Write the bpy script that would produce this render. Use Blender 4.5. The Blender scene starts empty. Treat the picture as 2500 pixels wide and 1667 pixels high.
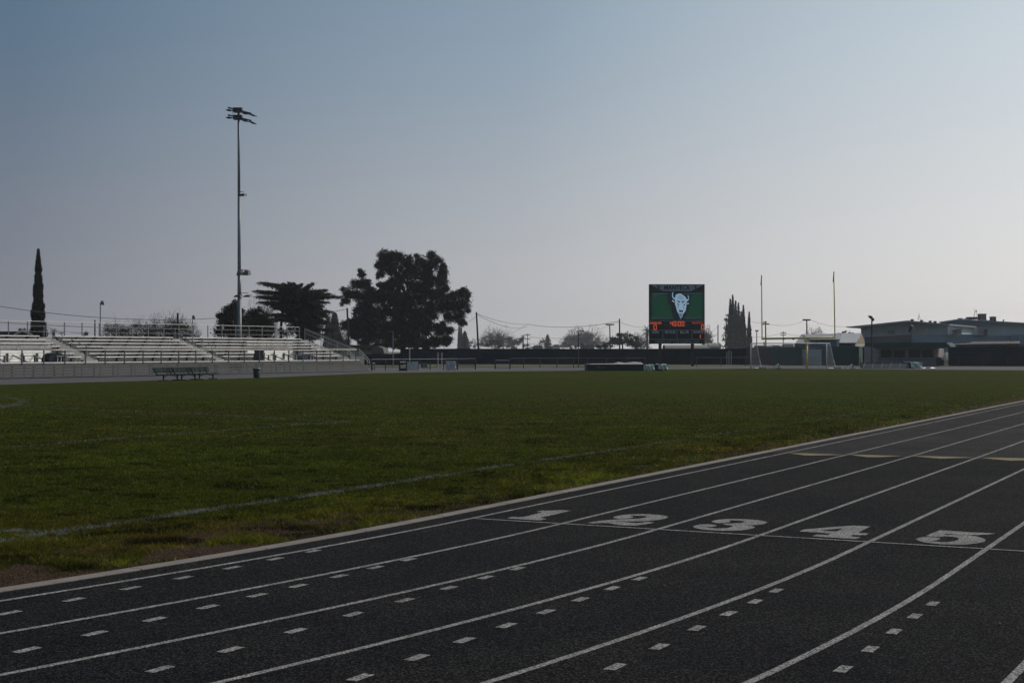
import bpy, math, random
import numpy as np
from mathutils import Vector, Matrix
R = math.radians
random.seed(7); rng = np.random.default_rng(11)
scene = bpy.context.scene

HAZE_D = .0002
SKY_HOR = [(0, (.24, .26, .30)), (.5, (.215, .225, .26)), (.58, (.237, .242, .275)), (.735, (.515, .507, .51)), (.866, (.80, .765, .735)), (1, (1, .97, .93))]
SKY_TOP = [(0, (.14, .19, .27)), (.5, (.10, .16, .235)), (.58, (.101, .168, .248)), (.735, (.262, .350, .442)), (.866, (.575, .655, .715)), (1, (.8, .86, .9))]
# ------------------------------------------------------------ camera
H = 1.79; F = 3600.0; HOR = 857.5; CX = 1250.0; CY = 833.5
PITCH = math.atan((HOR - CY) / F)
cam_d = bpy.data.cameras.new('camera'); cam = bpy.data.objects.new('camera', cam_d)
scene.collection.objects.link(cam); scene.camera = cam
cam.location = (0, 0, H); cam.rotation_euler = (R(90) + PITCH, 0, 0)
cam_d.sensor_fit = 'HORIZONTAL'; cam_d.sensor_width = 36.0; cam_d.lens = F / 2500 * 36
cam_d.clip_start = 0.1; cam_d.clip_end = 9000

# ------------------------------------------------------------ sky, sun, exposure
SUN_AZ = 62.0; SUN_EL = 38.0
w = bpy.data.worlds.new('World'); scene.world = w; w.use_nodes = True
nt = w.node_tree; nt.nodes.clear()
out = nt.nodes.new('ShaderNodeOutputWorld'); bg = nt.nodes.new('ShaderNodeBackground')
sky = nt.nodes.new('ShaderNodeTexSky'); sky.sky_type = 'NISHITA'; sky.sun_disc = False
sky.sun_elevation = R(SUN_EL); sky.sun_rotation = R(SUN_AZ)
sky.altitude = 0; sky.air_density = 1.0; sky.dust_density = 3.0; sky.ozone_density = 1.5
bg.inputs['Strength'].default_value = 0.1
# hazy lower sky over the clear-sky model: colour by height above the horizon and by angle to the sun
def _n(kind, op=None):
    q = nt.nodes.new(kind)
    if op: q.operation = op
    return q
def _ramp(src, stops):
    q = _n('ShaderNodeValToRGB'); nt.links.new(src, q.inputs[0]); e = q.color_ramp.elements
    while len(e) < len(stops): e.new(.5)
    for k, (p, c) in enumerate(stops): e[k].position = p; e[k].color = (*c, 1)
    return q.outputs[0]
def _mix(f, a, b, mode='MIX'):
    q = _n('ShaderNodeMix'); q.data_type = 'RGBA'; q.blend_type = mode; q.clamp_result = False
    if isinstance(f, float): q.inputs[0].default_value = f
    else: nt.links.new(f, q.inputs[0])
    for k, v in ((6, a), (7, b)):
        if isinstance(v, tuple): q.inputs[k].default_value = v
        else: nt.links.new(v, q.inputs[k])
    return q.outputs[2]
_tc = _n('ShaderNodeTexCoord'); _sx = _n('ShaderNodeSeparateXYZ'); nt.links.new(_tc.outputs['Generated'], _sx.inputs[0])
_dp = _n('ShaderNodeVectorMath', 'DOT_PRODUCT'); nt.links.new(_tc.outputs['Generated'], _dp.inputs[0]); _dp.inputs[1].default_value = (math.sin(R(SUN_AZ)), math.cos(R(SUN_AZ)), 0)
_u = _n('ShaderNodeMapRange'); nt.links.new(_dp.outputs['Value'], _u.inputs[0]); _u.inputs[1].default_value = -1; _u.inputs[2].default_value = 1
hor = _ramp(_u.outputs[0], SKY_HOR)
top = _ramp(_u.outputs[0], SKY_TOP)
_z1 = _n('ShaderNodeMapRange'); _z1.interpolation_type = 'SMOOTHSTEP'; nt.links.new(_sx.outputs[2], _z1.inputs[0]); _z1.inputs[1].default_value = -.03; _z1.inputs[2].default_value = .25
_z2 = _n('ShaderNodeMapRange'); nt.links.new(_sx.outputs[2], _z2.inputs[0]); _z2.inputs[1].default_value = .2; _z2.inputs[2].default_value = .8; _z2.inputs[4].default_value = .85
low = _mix(_z1.outputs[0], hor, top)
low10 = _mix(1.0, low, (10.0, 10.0, 10.0, 1.0), 'MULTIPLY')
nt.links.new(_mix(_z2.outputs[0], low10, _mix(1.0, sky.outputs[0], (.6, .6, .6, 1.0), 'MULTIPLY')), bg.inputs[0]); nt.links.new(bg.outputs[0], out.inputs[0])
sd = bpy.data.lights.new('sun', 'SUN'); sd.energy = 2.2; sd.angle = R(0.6); sd.color = (1.0, 0.92, 0.80)
sun = bpy.data.objects.new('sun', sd); scene.collection.objects.link(sun)
sv = Vector((math.sin(R(SUN_AZ)) * math.cos(R(SUN_EL)), math.cos(R(SUN_AZ)) * math.cos(R(SUN_EL)), math.sin(R(SUN_EL))))
sun.rotation_euler = sv.to_track_quat('Z', 'Y').to_euler(); sun.location = (0, 0, 60)
scene.view_settings.view_transform = 'Standard'; scene.view_settings.look = 'None'
scene.view_settings.exposure = 0.0; scene.view_settings.gamma = 1.0
scene.render.engine = 'CYCLES'
scene.cycles.volume_bounces = 0; scene.cycles.max_bounces = 6; scene.cycles.transparent_max_bounces = 12

# ------------------------------------------------------------ photo pixel (2500 x 1667) -> place in the world
_ct, _st = math.cos(PITCH), math.sin(PITCH)
def ray(px, py):
    x = px - CX; v = CY - py
    return np.array((x, F * _ct - v * _st, F * _st + v * _ct))
def at(px, py, Y):
    r = ray(px, py); k = Y / r[1]
    return np.array((r[0] * k, Y, H + r[2] * k))
def G(px, py, z=0.0):
    r = ray(px, py); k = (z - H) / r[2]
    return np.array((r[0] * k, r[1] * k, z))

# ------------------------------------------------------------ mesh builder
def tag(o, label=None, cat=None, group=None, kind=None):
    if label: o['label'] = label
    if cat: o['category'] = cat
    if group: o['group'] = group
    if kind: o['kind'] = kind
    return o
WORLD = {}
def base_of(o):
    return WORLD.get(o.name, np.zeros(3))
def thing(name, loc, label, cat, group=None, rz=0.0):
    o = bpy.data.objects.new(name, None); scene.collection.objects.link(o)
    o.location = [float(c) for c in loc]; o.rotation_euler = (0, 0, rz); o.empty_display_size = 0.3
    WORLD[o.name] = np.array(loc, float)
    return tag(o, label, cat, group)
class MB:
    def __init__(s): s.v = []; s.f = []
    def add(s, vs, fs):
        n = len(s.v); s.v += [tuple(map(float, p)) for p in vs]; s.f += [tuple(n + i for i in f) for f in fs]; return s
    def hexa(s, p):   # 8 corners: bottom 0-3 ccw, top 4-7
        return s.add(p, [(3, 2, 1, 0), (4, 5, 6, 7), (0, 1, 5, 4), (1, 2, 6, 5), (2, 3, 7, 6), (3, 0, 4, 7)])
    def box(s, x0, x1, y0, y1, z0, z1):
        return s.hexa([(x0, y0, z0), (x1, y0, z0), (x1, y1, z0), (x0, y1, z0), (x0, y0, z1), (x1, y0, z1), (x1, y1, z1), (x0, y1, z1)])
    def fbox(s, fr, u0, u1, v0, v1, z0, z1):
        return s.hexa([fr(*p) for p in [(u0, v0, z0), (u1, v0, z0), (u1, v1, z0), (u0, v1, z0), (u0, v0, z1), (u1, v0, z1), (u1, v1, z1), (u0, v1, z1)]])
    def tube(s, a, b, r0, r1=None, n=6, cap=True):
        r1 = r0 if r1 is None else r1
        a = np.array(a, float); b = np.array(b, float); d = b - a; L = np.linalg.norm(d)
        if L < 1e-9: return s
        d /= L; h = np.array((0, 0, 1.0)) if abs(d[2]) < .9 else np.array((1.0, 0, 0))
        e1 = np.cross(d, h); e1 /= np.linalg.norm(e1); e2 = np.cross(d, e1)
        vs = []
        for c, r in ((a, r0), (b, r1)):
            for i in range(n):
                t = 2 * math.pi * i / n; vs.append(c + r * (math.cos(t) * e1 + math.sin(t) * e2))
        fs = [(i, (i + 1) % n, n + (i + 1) % n, n + i) for i in range(n)]
        if cap: fs += [tuple(range(n - 1, -1, -1)), tuple(range(n, 2 * n))]
        return s.add(vs, fs)
    def path(s, pts, r, n=6):
        for a, b in zip(pts[:-1], pts[1:]): s.tube(a, b, r, r, n)
        return s
    def beam(s, a, b, w, h):   # rectangular bar from a to b; w sideways, h upwards
        a = np.array(a, float); b = np.array(b, float); d = b - a; d /= np.linalg.norm(d)
        up = np.array((0, 0, 1.0)) if abs(d[2]) < .95 else np.array((0, 1.0, 0))
        e = np.cross(d, up); e /= np.linalg.norm(e); u = np.cross(e, d)
        q = [(-w / 2, -h / 2), (w / 2, -h / 2), (w / 2, h / 2), (-w / 2, h / 2)]
        vs = [c + e * i + u * j for c in (a, b) for i, j in q]
        return s.add(vs, [(0, 1, 2, 3), (7, 6, 5, 4), (0, 4, 5, 1), (1, 5, 6, 2), (2, 6, 7, 3), (3, 7, 4, 0)])
    def prism(s, pts, off):    # outline of 3-D points, extruded by the vector off
        n = len(pts); off = np.array(off, float); pts = [np.array(p, float) for p in pts]
        return s.add(pts + [p + off for p in pts], [tuple(range(n)), tuple(range(2 * n - 1, n - 1, -1))] + [(i, n + i, n + (i + 1) % n, (i + 1) % n) for i in range(n)])
    def lathe(s, c, prof, n=16):
        vs = []; c = np.array(c, float)
        for r, z in prof:
            for i in range(n):
                t = 2 * math.pi * i / n; vs.append(c + (r * math.cos(t), r * math.sin(t), z))
        fs = [(k * n + i, k * n + (i + 1) % n, (k + 1) * n + (i + 1) % n, (k + 1) * n + i) for k in range(len(prof) - 1) for i in range(n)]
        return s.add(vs, fs)
    def build(s, name, mat, parent=None, smooth=False):
        m = bpy.data.meshes.new(name)
        base = base_of(parent) if parent is not None else np.zeros(3)
        m.from_pydata([tuple(np.array(p) - base) for p in s.v], [], s.f); m.materials.append(mat)
        if smooth: m.shade_smooth()
        m.validate(); m.update()
        o = bpy.data.objects.new(name, m); scene.collection.objects.link(o)
        if parent is not None:
            o.parent = parent; WORLD[o.name] = base
        return o
def mesh_np(name, V, T, mat, parent=None, cols=None, colname='tint', nper=3):
    """V (n,3), T (m,nper) index array; cols per vertex rgb"""
    base = base_of(parent) if parent is not None else np.zeros(3)
    m = bpy.data.meshes.new(name); V = np.asarray(V, np.float32) - base.astype(np.float32); T = np.asarray(T, np.int32)
    m.vertices.add(len(V)); m.vertices.foreach_set('co', V.ravel())
    m.loops.add(T.size); m.loops.foreach_set('vertex_index', T.ravel())
    m.polygons.add(len(T)); m.polygons.foreach_set('loop_start', np.arange(0, T.size, nper, dtype=np.int32))
    m.update(calc_edges=True)
    if cols is not None:
        a = m.color_attributes.new(colname, 'FLOAT_COLOR', 'POINT')
        a.data.foreach_set('color', np.c_[cols, np.ones(len(cols))].astype(np.float32).ravel())
    m.materials.append(mat)
    o = bpy.data.objects.new(name, m); scene.collection.objects.link(o)
    if parent is not None: o.parent = parent; WORLD[o.name] = base
    return o

def build_multi(items, name, parent=None):
    V, Fc, Mi, ms = [], [], [], []
    for mb, m in items:
        if m not in ms: ms.append(m)
        n = len(V); V += mb.v; Fc += [tuple(n + i for i in f) for f in mb.f]; Mi += [ms.index(m)] * len(mb.f)
    q = MB(); q.v = V; q.f = Fc; base = base_of(parent) if parent is not None else np.zeros(3)
    me = bpy.data.meshes.new(name); me.from_pydata([tuple(np.array(p) - base) for p in V], [], Fc)
    for m in ms: me.materials.append(m)
    me.polygons.foreach_set('material_index', Mi); me.update()
    o = bpy.data.objects.new(name, me); scene.collection.objects.link(o)
    if parent is not None: o.parent = parent; WORLD[o.name] = base
    return o

# ------------------------------------------------------------ materials
MATS = {}
def mat(name, col, rough=.8, spec=.3, metal=0.0, vary=.18, scale=3.0, bump=0.0, bscale=20.0, emis=None, es=1.0, streak=False):
    if name in MATS: return MATS[name]
    m = bpy.data.materials.new(name); m.use_nodes = True; t = m.node_tree; b = t.nodes['Principled BSDF']
    b.inputs['Roughness'].default_value = rough; b.inputs['Specular IOR Level'].default_value = spec; b.inputs['Metallic'].default_value = metal
    tc = t.nodes.new('ShaderNodeTexCoord'); no = t.nodes.new('ShaderNodeTexNoise'); no.inputs['Scale'].default_value = scale; no.inputs['Detail'].default_value = 5
    if streak:
        mp = t.nodes.new('ShaderNodeMapping'); mp.inputs['Scale'].default_value = (1, 1, .12)
        t.links.new(tc.outputs['Object'], mp.inputs[0]); t.links.new(mp.outputs[0], no.inputs['Vector'])
    else: t.links.new(tc.outputs['Object'], no.inputs['Vector'])
    rp = t.nodes.new('ShaderNodeValToRGB'); c = np.array(col)
    rp.color_ramp.elements[0].position = .3; rp.color_ramp.elements[1].position = .7
    rp.color_ramp.elements[0].color = (*np.clip(c * (1 - vary), 0, 1), 1); rp.color_ramp.elements[1].color = (*np.clip(c * (1 + vary), 0, 1), 1)
    t.links.new(no.outputs[0], rp.inputs[0]); t.links.new(rp.outputs[0], b.inputs['Base Color'])
    if bump:
        n2 = t.nodes.new('ShaderNodeTexNoise'); n2.inputs['Scale'].default_value = bscale; n2.inputs['Detail'].default_value = 4
        bp_ = t.nodes.new('ShaderNodeBump'); bp_.inputs['Strength'].default_value = bump; bp_.inputs['Distance'].default_value = .02
        t.links.new(tc.outputs['Object'], n2.inputs['Vector']); t.links.new(n2.outputs[0], bp_.inputs['Height']); t.links.new(bp_.outputs[0], b.inputs['Normal'])
    if emis is not None:
        b.inputs['Emission Color'].default_value = (*emis, 1); b.inputs['Emission Strength'].default_value = es
    MATS[name] = m; return m
def leaf_mat(name, trans=.3, rough=.6):
    m = bpy.data.materials.new(name); m.use_nodes = True; t = m.node_tree; b = t.nodes['Principled BSDF']
    a = t.nodes.new('ShaderNodeAttribute'); a.attribute_name = 'tint'
    b.inputs['Roughness'].default_value = rough; b.inputs['Specular IOR Level'].default_value = .08
    t.links.new(a.outputs['Color'], b.inputs['Base Color'])
    tr = t.nodes.new('ShaderNodeBsdfTranslucent'); mx = t.nodes.new('ShaderNodeMixShader'); mx.inputs[0].default_value = trans
    t.links.new(a.outputs['Color'], tr.inputs[0]); t.links.new(b.outputs[0], mx.inputs[1]); t.links.new(tr.outputs[0], mx.inputs[2])
    t.links.new(mx.outputs[0], t.nodes['Material Output'].inputs[0]); return m
M_LEAF = leaf_mat('foliage', .12); M_BLADE = leaf_mat('grass_blades', .35, .8)
M_ALU = mat('aluminium_planks', (.82, .81, .78), .5, .5, .2, .10, 2)
M_RISER = mat('riser_boards', (.30, .295, .29), .6, .3, .1, .12, 2)
M_SIDING = mat('platform_siding', (.112, .112, .113), .8, .15, 0, .05, .4)
M_GALV = mat('galvanised_steel', (.34, .34, .34), .55, .4, .3, .15, 4)
M_POLE = mat('grey_steel_pole', (.17, .20, .22), .5, .5, .2, .15, 2)
M_DARKSTEEL = mat('dark_steel', (.035, .037, .042), .6, .4, .2, .2, 3)
M_FIXT = mat('lamp_housing', (.045, .055, .06), .5, .4, .3, .2, 3)
M_WOOD = mat('creosote_wood', (.035, .030, .028), .9, .2, 0, .3, 5, streak=True)
M_BARK = mat('tree_bark', (.030, .026, .024), .95, .1, 0, .3, 5)
M_TWIG = mat('bare_twigs', (.055, .050, .048), .95, .1, 0, .3, 2)
M_GREENBENCH = mat('green_coated_steel', (.006, .017, .018), .8, .1, 0, .2, 6)
M_BIN = mat('dark_green_plastic', (.006, .012, .013), .6, .2, 0, .2, 6)
M_LINER = mat('bin_liner', (.14, .16, .17), .5, .4, 0, .3, 9)
M_SCREEN = mat('windscreen_fabric', (.013, .032, .044), .95, .05, 0, .30, .35)
M_SCREENG = mat('green_windscreen_fabric', (.020, .075, .075), .85, .2, 0, .18, .5)
M_SCREENB = mat('brown_windscreen_fabric', (.085, .068, .064), .9, .2, 0, .15, .5)
M_WHITE = mat('white_paint', (.75, .75, .74), .45, .5, 0, .05, 5)
M_YELLOW = mat('yellow_paint', (.60, .54, .13), .45, .5, 0, .08, 3)
M_BOARD = mat('grey_board', (.46, .48, .50), .7, .3, 0, .08, 2)
M_TARP = mat('silver_tarpaulin', (.55, .56, .58), .6, .4, 0, .2, 3, .6, 2.5)
M_COVER = mat('pale_green_cover', (.50, .60, .54), .6, .4, 0, .25, 3, .5, 3)
M_MAT = mat('dark_green_vinyl', (.008, .022, .026), .55, .4, 0, .2, 1.5)
M_MATTOP = mat('mat_top_cover', (.33, .32, .31), .7, .3, 0, .2, 1.5)
# ============================================================ SETTING
def structure(o): o['kind'] = 'structure'; return o
AL = R(27.35); TD = np.array((math.sin(AL), math.cos(AL), 0)); TN = np.array((math.cos(AL), -math.sin(AL), 0))
P0 = G(1150, 1265.7); LW = 1.065; R0 = 40.0; CEN = P0 - TN * R0
def tp(s, t, z=0.0):
    if s >= 0: p = P0 + TD * s + TN * t
    else:
        ph = s / R0; p = CEN + (R0 + t) * (TN * math.cos(ph) + TD * math.sin(ph))
    return np.array((p[0], p[1], z))
def st_of(p):
    q = np.asarray(p)[..., :2] - P0[:2]; return q @ TD[:2], q @ TN[:2]
KERB_T = -0.34

def node_track_coord(t):
    """returns sockets s (along the straight) and lateral t, following the bend"""
    g = t.nodes.new('ShaderNodeNewGeometry')
    def vm(op, a, b):
        n = t.nodes.new('ShaderNodeVectorMath'); n.operation = op
        t.links.new(a, n.inputs[0])
        if b is not None: n.inputs[1].default_value = b
        return n
    sub = vm('SUBTRACT', g.outputs['Position'], tuple(P0))
    s = vm('DOT_PRODUCT', sub.outputs[0], tuple(TD)).outputs['Value']
    tt = vm('DOT_PRODUCT', sub.outputs[0], tuple(TN)).outputs['Value']
    sc = vm('SUBTRACT', g.outputs['Position'], tuple(CEN))
    ln = vm('LENGTH', sc.outputs[0], None).outputs['Value']
    m1 = t.nodes.new('ShaderNodeMath'); m1.operation = 'SUBTRACT'; t.links.new(ln, m1.inputs[0]); m1.inputs[1].default_value = R0
    gt = t.nodes.new('ShaderNodeMath'); gt.operation = 'GREATER_THAN'; t.links.new(s, gt.inputs[0]); gt.inputs[1].default_value = 0
    mx = t.nodes.new('ShaderNodeMix'); t.links.new(gt.outputs[0], mx.inputs[0]); t.links.new(m1.outputs[0], mx.inputs[2]); t.links.new(tt, mx.inputs[3])
    return g, s, mx.outputs[0]
def nz(t, src, scale, det=4, rough=.55):
    n = t.nodes.new('ShaderNodeTexNoise'); n.inputs['Scale'].default_value = scale; n.inputs['Detail'].default_value = det; n.inputs['Roughness'].default_value = rough
    t.links.new(src, n.inputs['Vector']); return n.outputs[0]
def vor(t, src, scale):
    v = t.nodes.new('ShaderNodeTexVoronoi'); v.inputs['Scale'].default_value = scale; t.links.new(src, v.inputs['Vector'])
    sp = t.nodes.new('ShaderNodeSeparateColor'); t.links.new(v.outputs['Color'], sp.inputs[0])
    n = nz(t, src, scale * .55, 2, .6); m = t.nodes.new('ShaderNodeMath'); m.operation = 'MULTIPLY_ADD'; t.links.new(n, m.inputs[0]); m.inputs[1].default_value = .5
    k = t.nodes.new('ShaderNodeMath'); k.operation = 'MULTIPLY'; t.links.new(sp.outputs[0], k.inputs[0]); k.inputs[1].default_value = .75; t.links.new(k.outputs[0], m.inputs[2]); return m.outputs[0]
def ramp(t, src, stops):
    r = t.nodes.new('ShaderNodeValToRGB'); t.links.new(src, r.inputs[0]); e = r.color_ramp.elements
    while len(e) < len(stops): e.new(.5)
    for k, (p, c) in enumerate(stops):
        e[k].position = p; e[k].color = (*c, 1) if len(c) == 3 else c
    return r.outputs[0]
def mixc(t, fac, a, b, mode='MIX'):
    m = t.nodes.new('ShaderNodeMix'); m.data_type = 'RGBA'; m.blend_type = mode
    if isinstance(fac, (int, float)): m.inputs[0].default_value = fac
    else: t.links.new(fac, m.inputs[0])
    for i, q in ((6, a), (7, b)):
        if isinstance(q, tuple): m.inputs[i].default_value = (*q, 1)
        else: t.links.new(q, m.inputs[i])
    return m.outputs[2]
def newmat(name):
    m = bpy.data.materials.new(name); m.use_nodes = True; return m, m.node_tree, m.node_tree.nodes['Principled BSDF']
def add_bump(t, b, h, strength, dist):
    n = t.nodes.new('ShaderNodeBump'); n.inputs['Strength'].default_value = strength; n.inputs['Distance'].default_value = dist
    t.links.new(h, n.inputs['Height']); t.links.new(n.outputs[0], b.inputs['Normal'])

# --- track surface
SB = float(st_of(G(2100, 1111))[0])
m_track, t, b = newmat('polyurethane_track')
g, s_, t_ = node_track_coord(t); P = g.outputs['Position']
fine = vor(t, P, 112); mid = nz(t, P, 45, 4, .6); big = nz(t, P, .9, 4); huge = nz(t, P, .22, 3)
c1 = ramp(t, fine, [(.28, (.0008, .0008, .0009)), (.62, (.0046, .0048, .0054)), (.78, (.013, .0135, .0145)), (.95, (.055, .056, .058))])
c2 = ramp(t, fine, [(.25, (.015, .0145, .0156)), (.65, (.032, .0305, .032)), (.95, (.070, .068, .069))])
gtn = t.nodes.new('ShaderNodeMath'); gtn.operation = 'GREATER_THAN'; t.links.new(s_, gtn.inputs[0]); gtn.inputs[1].default_value = SB
c = mixc(t, gtn.outputs[0], c1, c2)
c = mixc(t, .8, c, ramp(t, big, [(.3, (.70, .72, .76)), (.7, (1.28, 1.25, 1.20))]), 'MULTIPLY')
c = mixc(t, .7, c, ramp(t, huge, [(.35, (.80, .83, .90)), (.65, (1.16, 1.13, 1.07))]), 'MULTIPLY')
c = mixc(t, ramp(t, nz(t, P, 2.6, 6, .7), [(.66, (0, 0, 0)), (.80, (.45, .45, .45))]), c, (.060, .050, .036))
t.links.new(c, b.inputs['Base Color']); b.inputs['Roughness'].default_value = 1; b.inputs['Specular IOR Level'].default_value = .06
add_bump(t, b, fine, .9, .006)

m_paint, t, b = newmat('worn_white_line_paint')
g = t.nodes.new('ShaderNodeNewGeometry'); P = g.outputs['Position']
pf = vor(t, P, 112)
pc = ramp(t, pf, [(.22, (.02, .02, .02)), (.42, (.13, .13, .127)), (.65, (.25, .25, .245)), (.95, (.48, .48, .47))])
pc = mixc(t, .6, pc, ramp(t, nz(t, P, 3.0, 4), [(.3, (.55, .55, .55)), (.7, (1.15, 1.15, 1.15))]), 'MULTIPLY')
t.links.new(pc, b.inputs['Base Color']); b.inputs['Roughness'].default_value = 1; b.inputs['Specular IOR Level'].default_value = .1
add_bump(t, b, pf, .8, .006)
m_ypaint, t, b = newmat('worn_yellow_line_paint')
g = t.nodes.new('ShaderNodeNewGeometry'); P = g.outputs['Position']
t.links.new(ramp(t, nz(t, P, 110, 3, .75), [(.36, (.05, .045, .03)), (.5, (.22, .17, .07)), (.7, (.32, .25, .11))]), b.inputs['Base Color']); b.inputs['Roughness'].default_value = .85

mb = MB(); ss = [-46 + 1.0 * i for i in range(46)] + [0, 5, 10, 20, 40, 80, 140]
vs = [tp(s, t_) for s in ss for t_ in (KERB_T, 9.9)]
mb.add(vs, [(2 * i, 2 * i + 1, 2 * i + 3, 2 * i + 2) for i in range(len(ss) - 1)])
track = structure(mb.build('track', m_track))
def strip(pts_l, pts_r):
    n = len(pts_l); return MB().add(list(pts_l) + list(pts_r), [(i, n + i, n + i + 1, i + 1) for i in range(n - 1)])
LS0 = {0: 0, 1: 0, 2: 0, 3: .17, 4: .9, 5: 1.85, 6: 3.8, 7: 5, 8: 6}
def lp_(k, s, o):
    a = LS0[k]
    return P0 + TD * s + TN * (k * LW + o) + np.array((0, 0, .004)) if s >= -a else tp(s + a, k * LW + o, .004) - TD * a
sl = [-30 + .6 * i for i in range(50)] + [0, 3, 8, 20, 50, 100, 140]
for k in range(9):
    hw = .027
    strip([lp_(k, s, -hw) for s in sl], [lp_(k, s, hw) for s in sl]).build('lane_line', m_paint, track)
strip([tp(-.026, t_, .007) for t_ in np.linspace(.028, 8.6, 3)], [tp(.024, t_, .007) for t_ in np.linspace(.028, 8.6, 3)]).build('finish_line', m_paint, track)
# dashed lines run straight on behind the finish line: measured starts (metres before the line) per lane
DASH = {0: [(-6.26, -.045), (-5.67, -.045), (-5.10, -.035), (-4.53, -.02), (-3.94, -.015), (-3.37, -.01), (-2.83, -.01)],
        1: [(-7.10, .97), (-6.54, .965), (-6.0, .97), (-5.47, .98), (-4.93, .985), (-4.45, .995), (-3.92, 1.0), (-3.40, 1.0), (-2.89, 1.005)],
        2: [(-7.15, 2.01), (-6.55, 2.02), (-5.90, 2.015), (-5.25, 2.015), (-4.63, 2.03), (-4.02, 2.035), (-3.45, 2.035), (-2.93, 2.045)],
        3: [(-7.4, 3.085), (-6.82, 3.095), (-6.24, 3.10), (-5.68, 3.095), (-5.14, 3.10), (-4.58, 3.105), (-4.03, 3.105), (-3.48, 3.11), (-2.96, 3.11)],
        4: [(-7.1, 4.19), (-6.53, 4.195), (-5.95, 4.20), (-5.32, 4.21), (-4.67, 4.205), (-4.08, 4.21), (-3.55, 4.22), (-3.03, 4.21)],
        5: [(-6.6, 5.32), (-6.0, 5.325), (-5.43, 5.33), (-4.82, 5.33), (-4.21, 5.33), (-3.61, 5.33), (-3.07, 5.335)],
        6: [(-5.4, 6.43), (-4.8, 6.43), (-4.2, 6.43), (-3.6, 6.43)]}
KS = 1.79 / 1.74
for k in DASH:
    for (s, tt) in DASH[k]:
        s *= KS; tt *= KS; L = .093; wd = .036
        q = [P0 + TD * (s + a) + TN * (tt + b_) + np.array((0, 0, .004)) for a, b_ in ((-L, -wd), (L, -wd), (L, wd), (-L, wd))]
        MB().add(q, [(0, 1, 2, 3)]).build('lane_mark', m_paint, track)
DIG = [(1230, 1235, 13.067, [(115,380),(200,355),(300,335),(440,350),(600,345),(760,310),(950,262),(1100,228),(1250,200),(1180,192),(1110,185),(1035,178),(1130,155),(1240,133),(1330,142),(1500,140),(1650,132),(1810,118),(1980,130),(2150,143),(2000,175),(1800,220),(1600,270),(1450,305),(1300,340),(1150,372),(1250,388),(1380,402),(1280,425),(1150,448),(950,440),(750,432),(600,418),(400,402),(250,393),(150,392)]),
 (1430, 1245, 11.2, [(40,343),(150,322),(350,290),(600,265),(900,245),(1200,238),(1450,225),(1600,208),(1690,180),(1620,158),(1450,148),(1300,148),(1200,150),(1260,160),(1310,178),(1270,200),(1150,220),(1000,230),(870,228),(780,210),(745,190),(800,165),(950,135),(1150,112),(1400,102),(1700,105),(1950,118),(2130,140),(2230,165),(2255,188),(2180,225),(2000,260),(1750,290),(1500,302),(1250,305),(1000,300),(780,302),(850,308),(1000,315),(1150,330),(1300,345),(1450,348),(1550,332),(1640,315),(1760,322),(1890,332),(1750,362),(1550,395),(1350,415),(1150,415),(950,405),(800,380),(650,355),(500,345),(350,352),(200,357)]),
 (1680, 1255, 11.2, [(130,330),(200,300),(330,275),(500,265),(680,275),(790,300),(740,325),(600,345),(450,352),(600,372),(750,382),(950,382),(1120,362),(1215,330),(1180,305),(1080,290),(940,275),(1000,258),(1080,243),(1200,245),(1380,240),(1500,225),(1560,205),(1500,185),(1380,170),(1240,162),(1110,160),(1170,185),(1130,210),(1020,230),(880,238),(740,230),(625,198),(700,165),(850,140),(1050,125),(1300,120),(1600,130),(1850,148),(2050,175),(2170,218),(2100,255),(1900,285),(1620,295),(1750,310),(1830,350),(1750,390),(1550,425),(1250,447),(950,447),(700,435),(450,418),(280,392),(170,362)]),
 (1940, 1275, 11.2, [(130,240),(240,190),(500,165),(900,130),(1298,100),(1328,155),(1000,185),(700,212),(950,232),(1160,238),(1332,156),(1302,100),(1600,82),(1850,92),(2075,105),(1950,165),(1730,275),(1880,285),(2035,298),(1930,345),(1750,340),(1590,332),(1520,370),(1650,385),(1810,398),(1690,445),(1300,425),(900,400),(490,370),(590,322),(760,332),(900,335),(1000,300),(800,285),(560,268),(300,250)]),
 (2220, 1285, 10.226, [(415,230),(560,165),(760,88),(1000,100),(1400,130),(1800,150),(2160,167),(1950,195),(1700,205),(1400,205),(1100,190),(920,170),(850,200),(1000,205),(1250,205),(1500,215),(1700,245),(1850,290),(1910,335),(1870,375),(1700,415),(1450,438),(1150,447),(850,438),(550,412),(350,385),(220,345),(155,310),(230,278),(350,258),(500,252),(660,268),(750,285),(780,305),(700,335),(600,350),(480,352),(620,368),(800,382),(950,380),(1100,365),(1200,335),(1245,300),(1180,265),(1050,245),(900,240),(745,258),(660,256),(540,246)])]
for x0, y0, sc, pts in DIG:
    q = [G(x0 + a / sc, y0 + b_ / sc, .0042) for a, b_ in pts]
    MB().add(q, [tuple(range(len(q)))]).build('lane_number', m_paint, track)
YEL = [(1500, 1034, [(2000,340),(2110,352),(2190,362),(2260,364),(2352,362),(2500,360),(2640,358),(2500,350),(2352,346),(2180,338)]),
       (2000, 934, [(345,824),(450,840),(560,853),(700,853),(960,840),(700,833),(500,826)]),
       (2000, 934, [(1060,838),(1250,858),(1400,870),(1520,866),(1790,857),(1500,848),(1240,841)]),
       (2000, 934, [(1860,858),(2000,876),(2200,893),(2400,888),(2640,880),(2352,866),(2100,861)])]
for x0, y0, pts in YEL:
    q = [G(x0 + a / 4.704, y0 + b_ / 4.704, .0055) for a, b_ in pts]
    MB().add(q, [tuple(range(len(q)))]).build('exchange_mark', m_ypaint, track)

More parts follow.
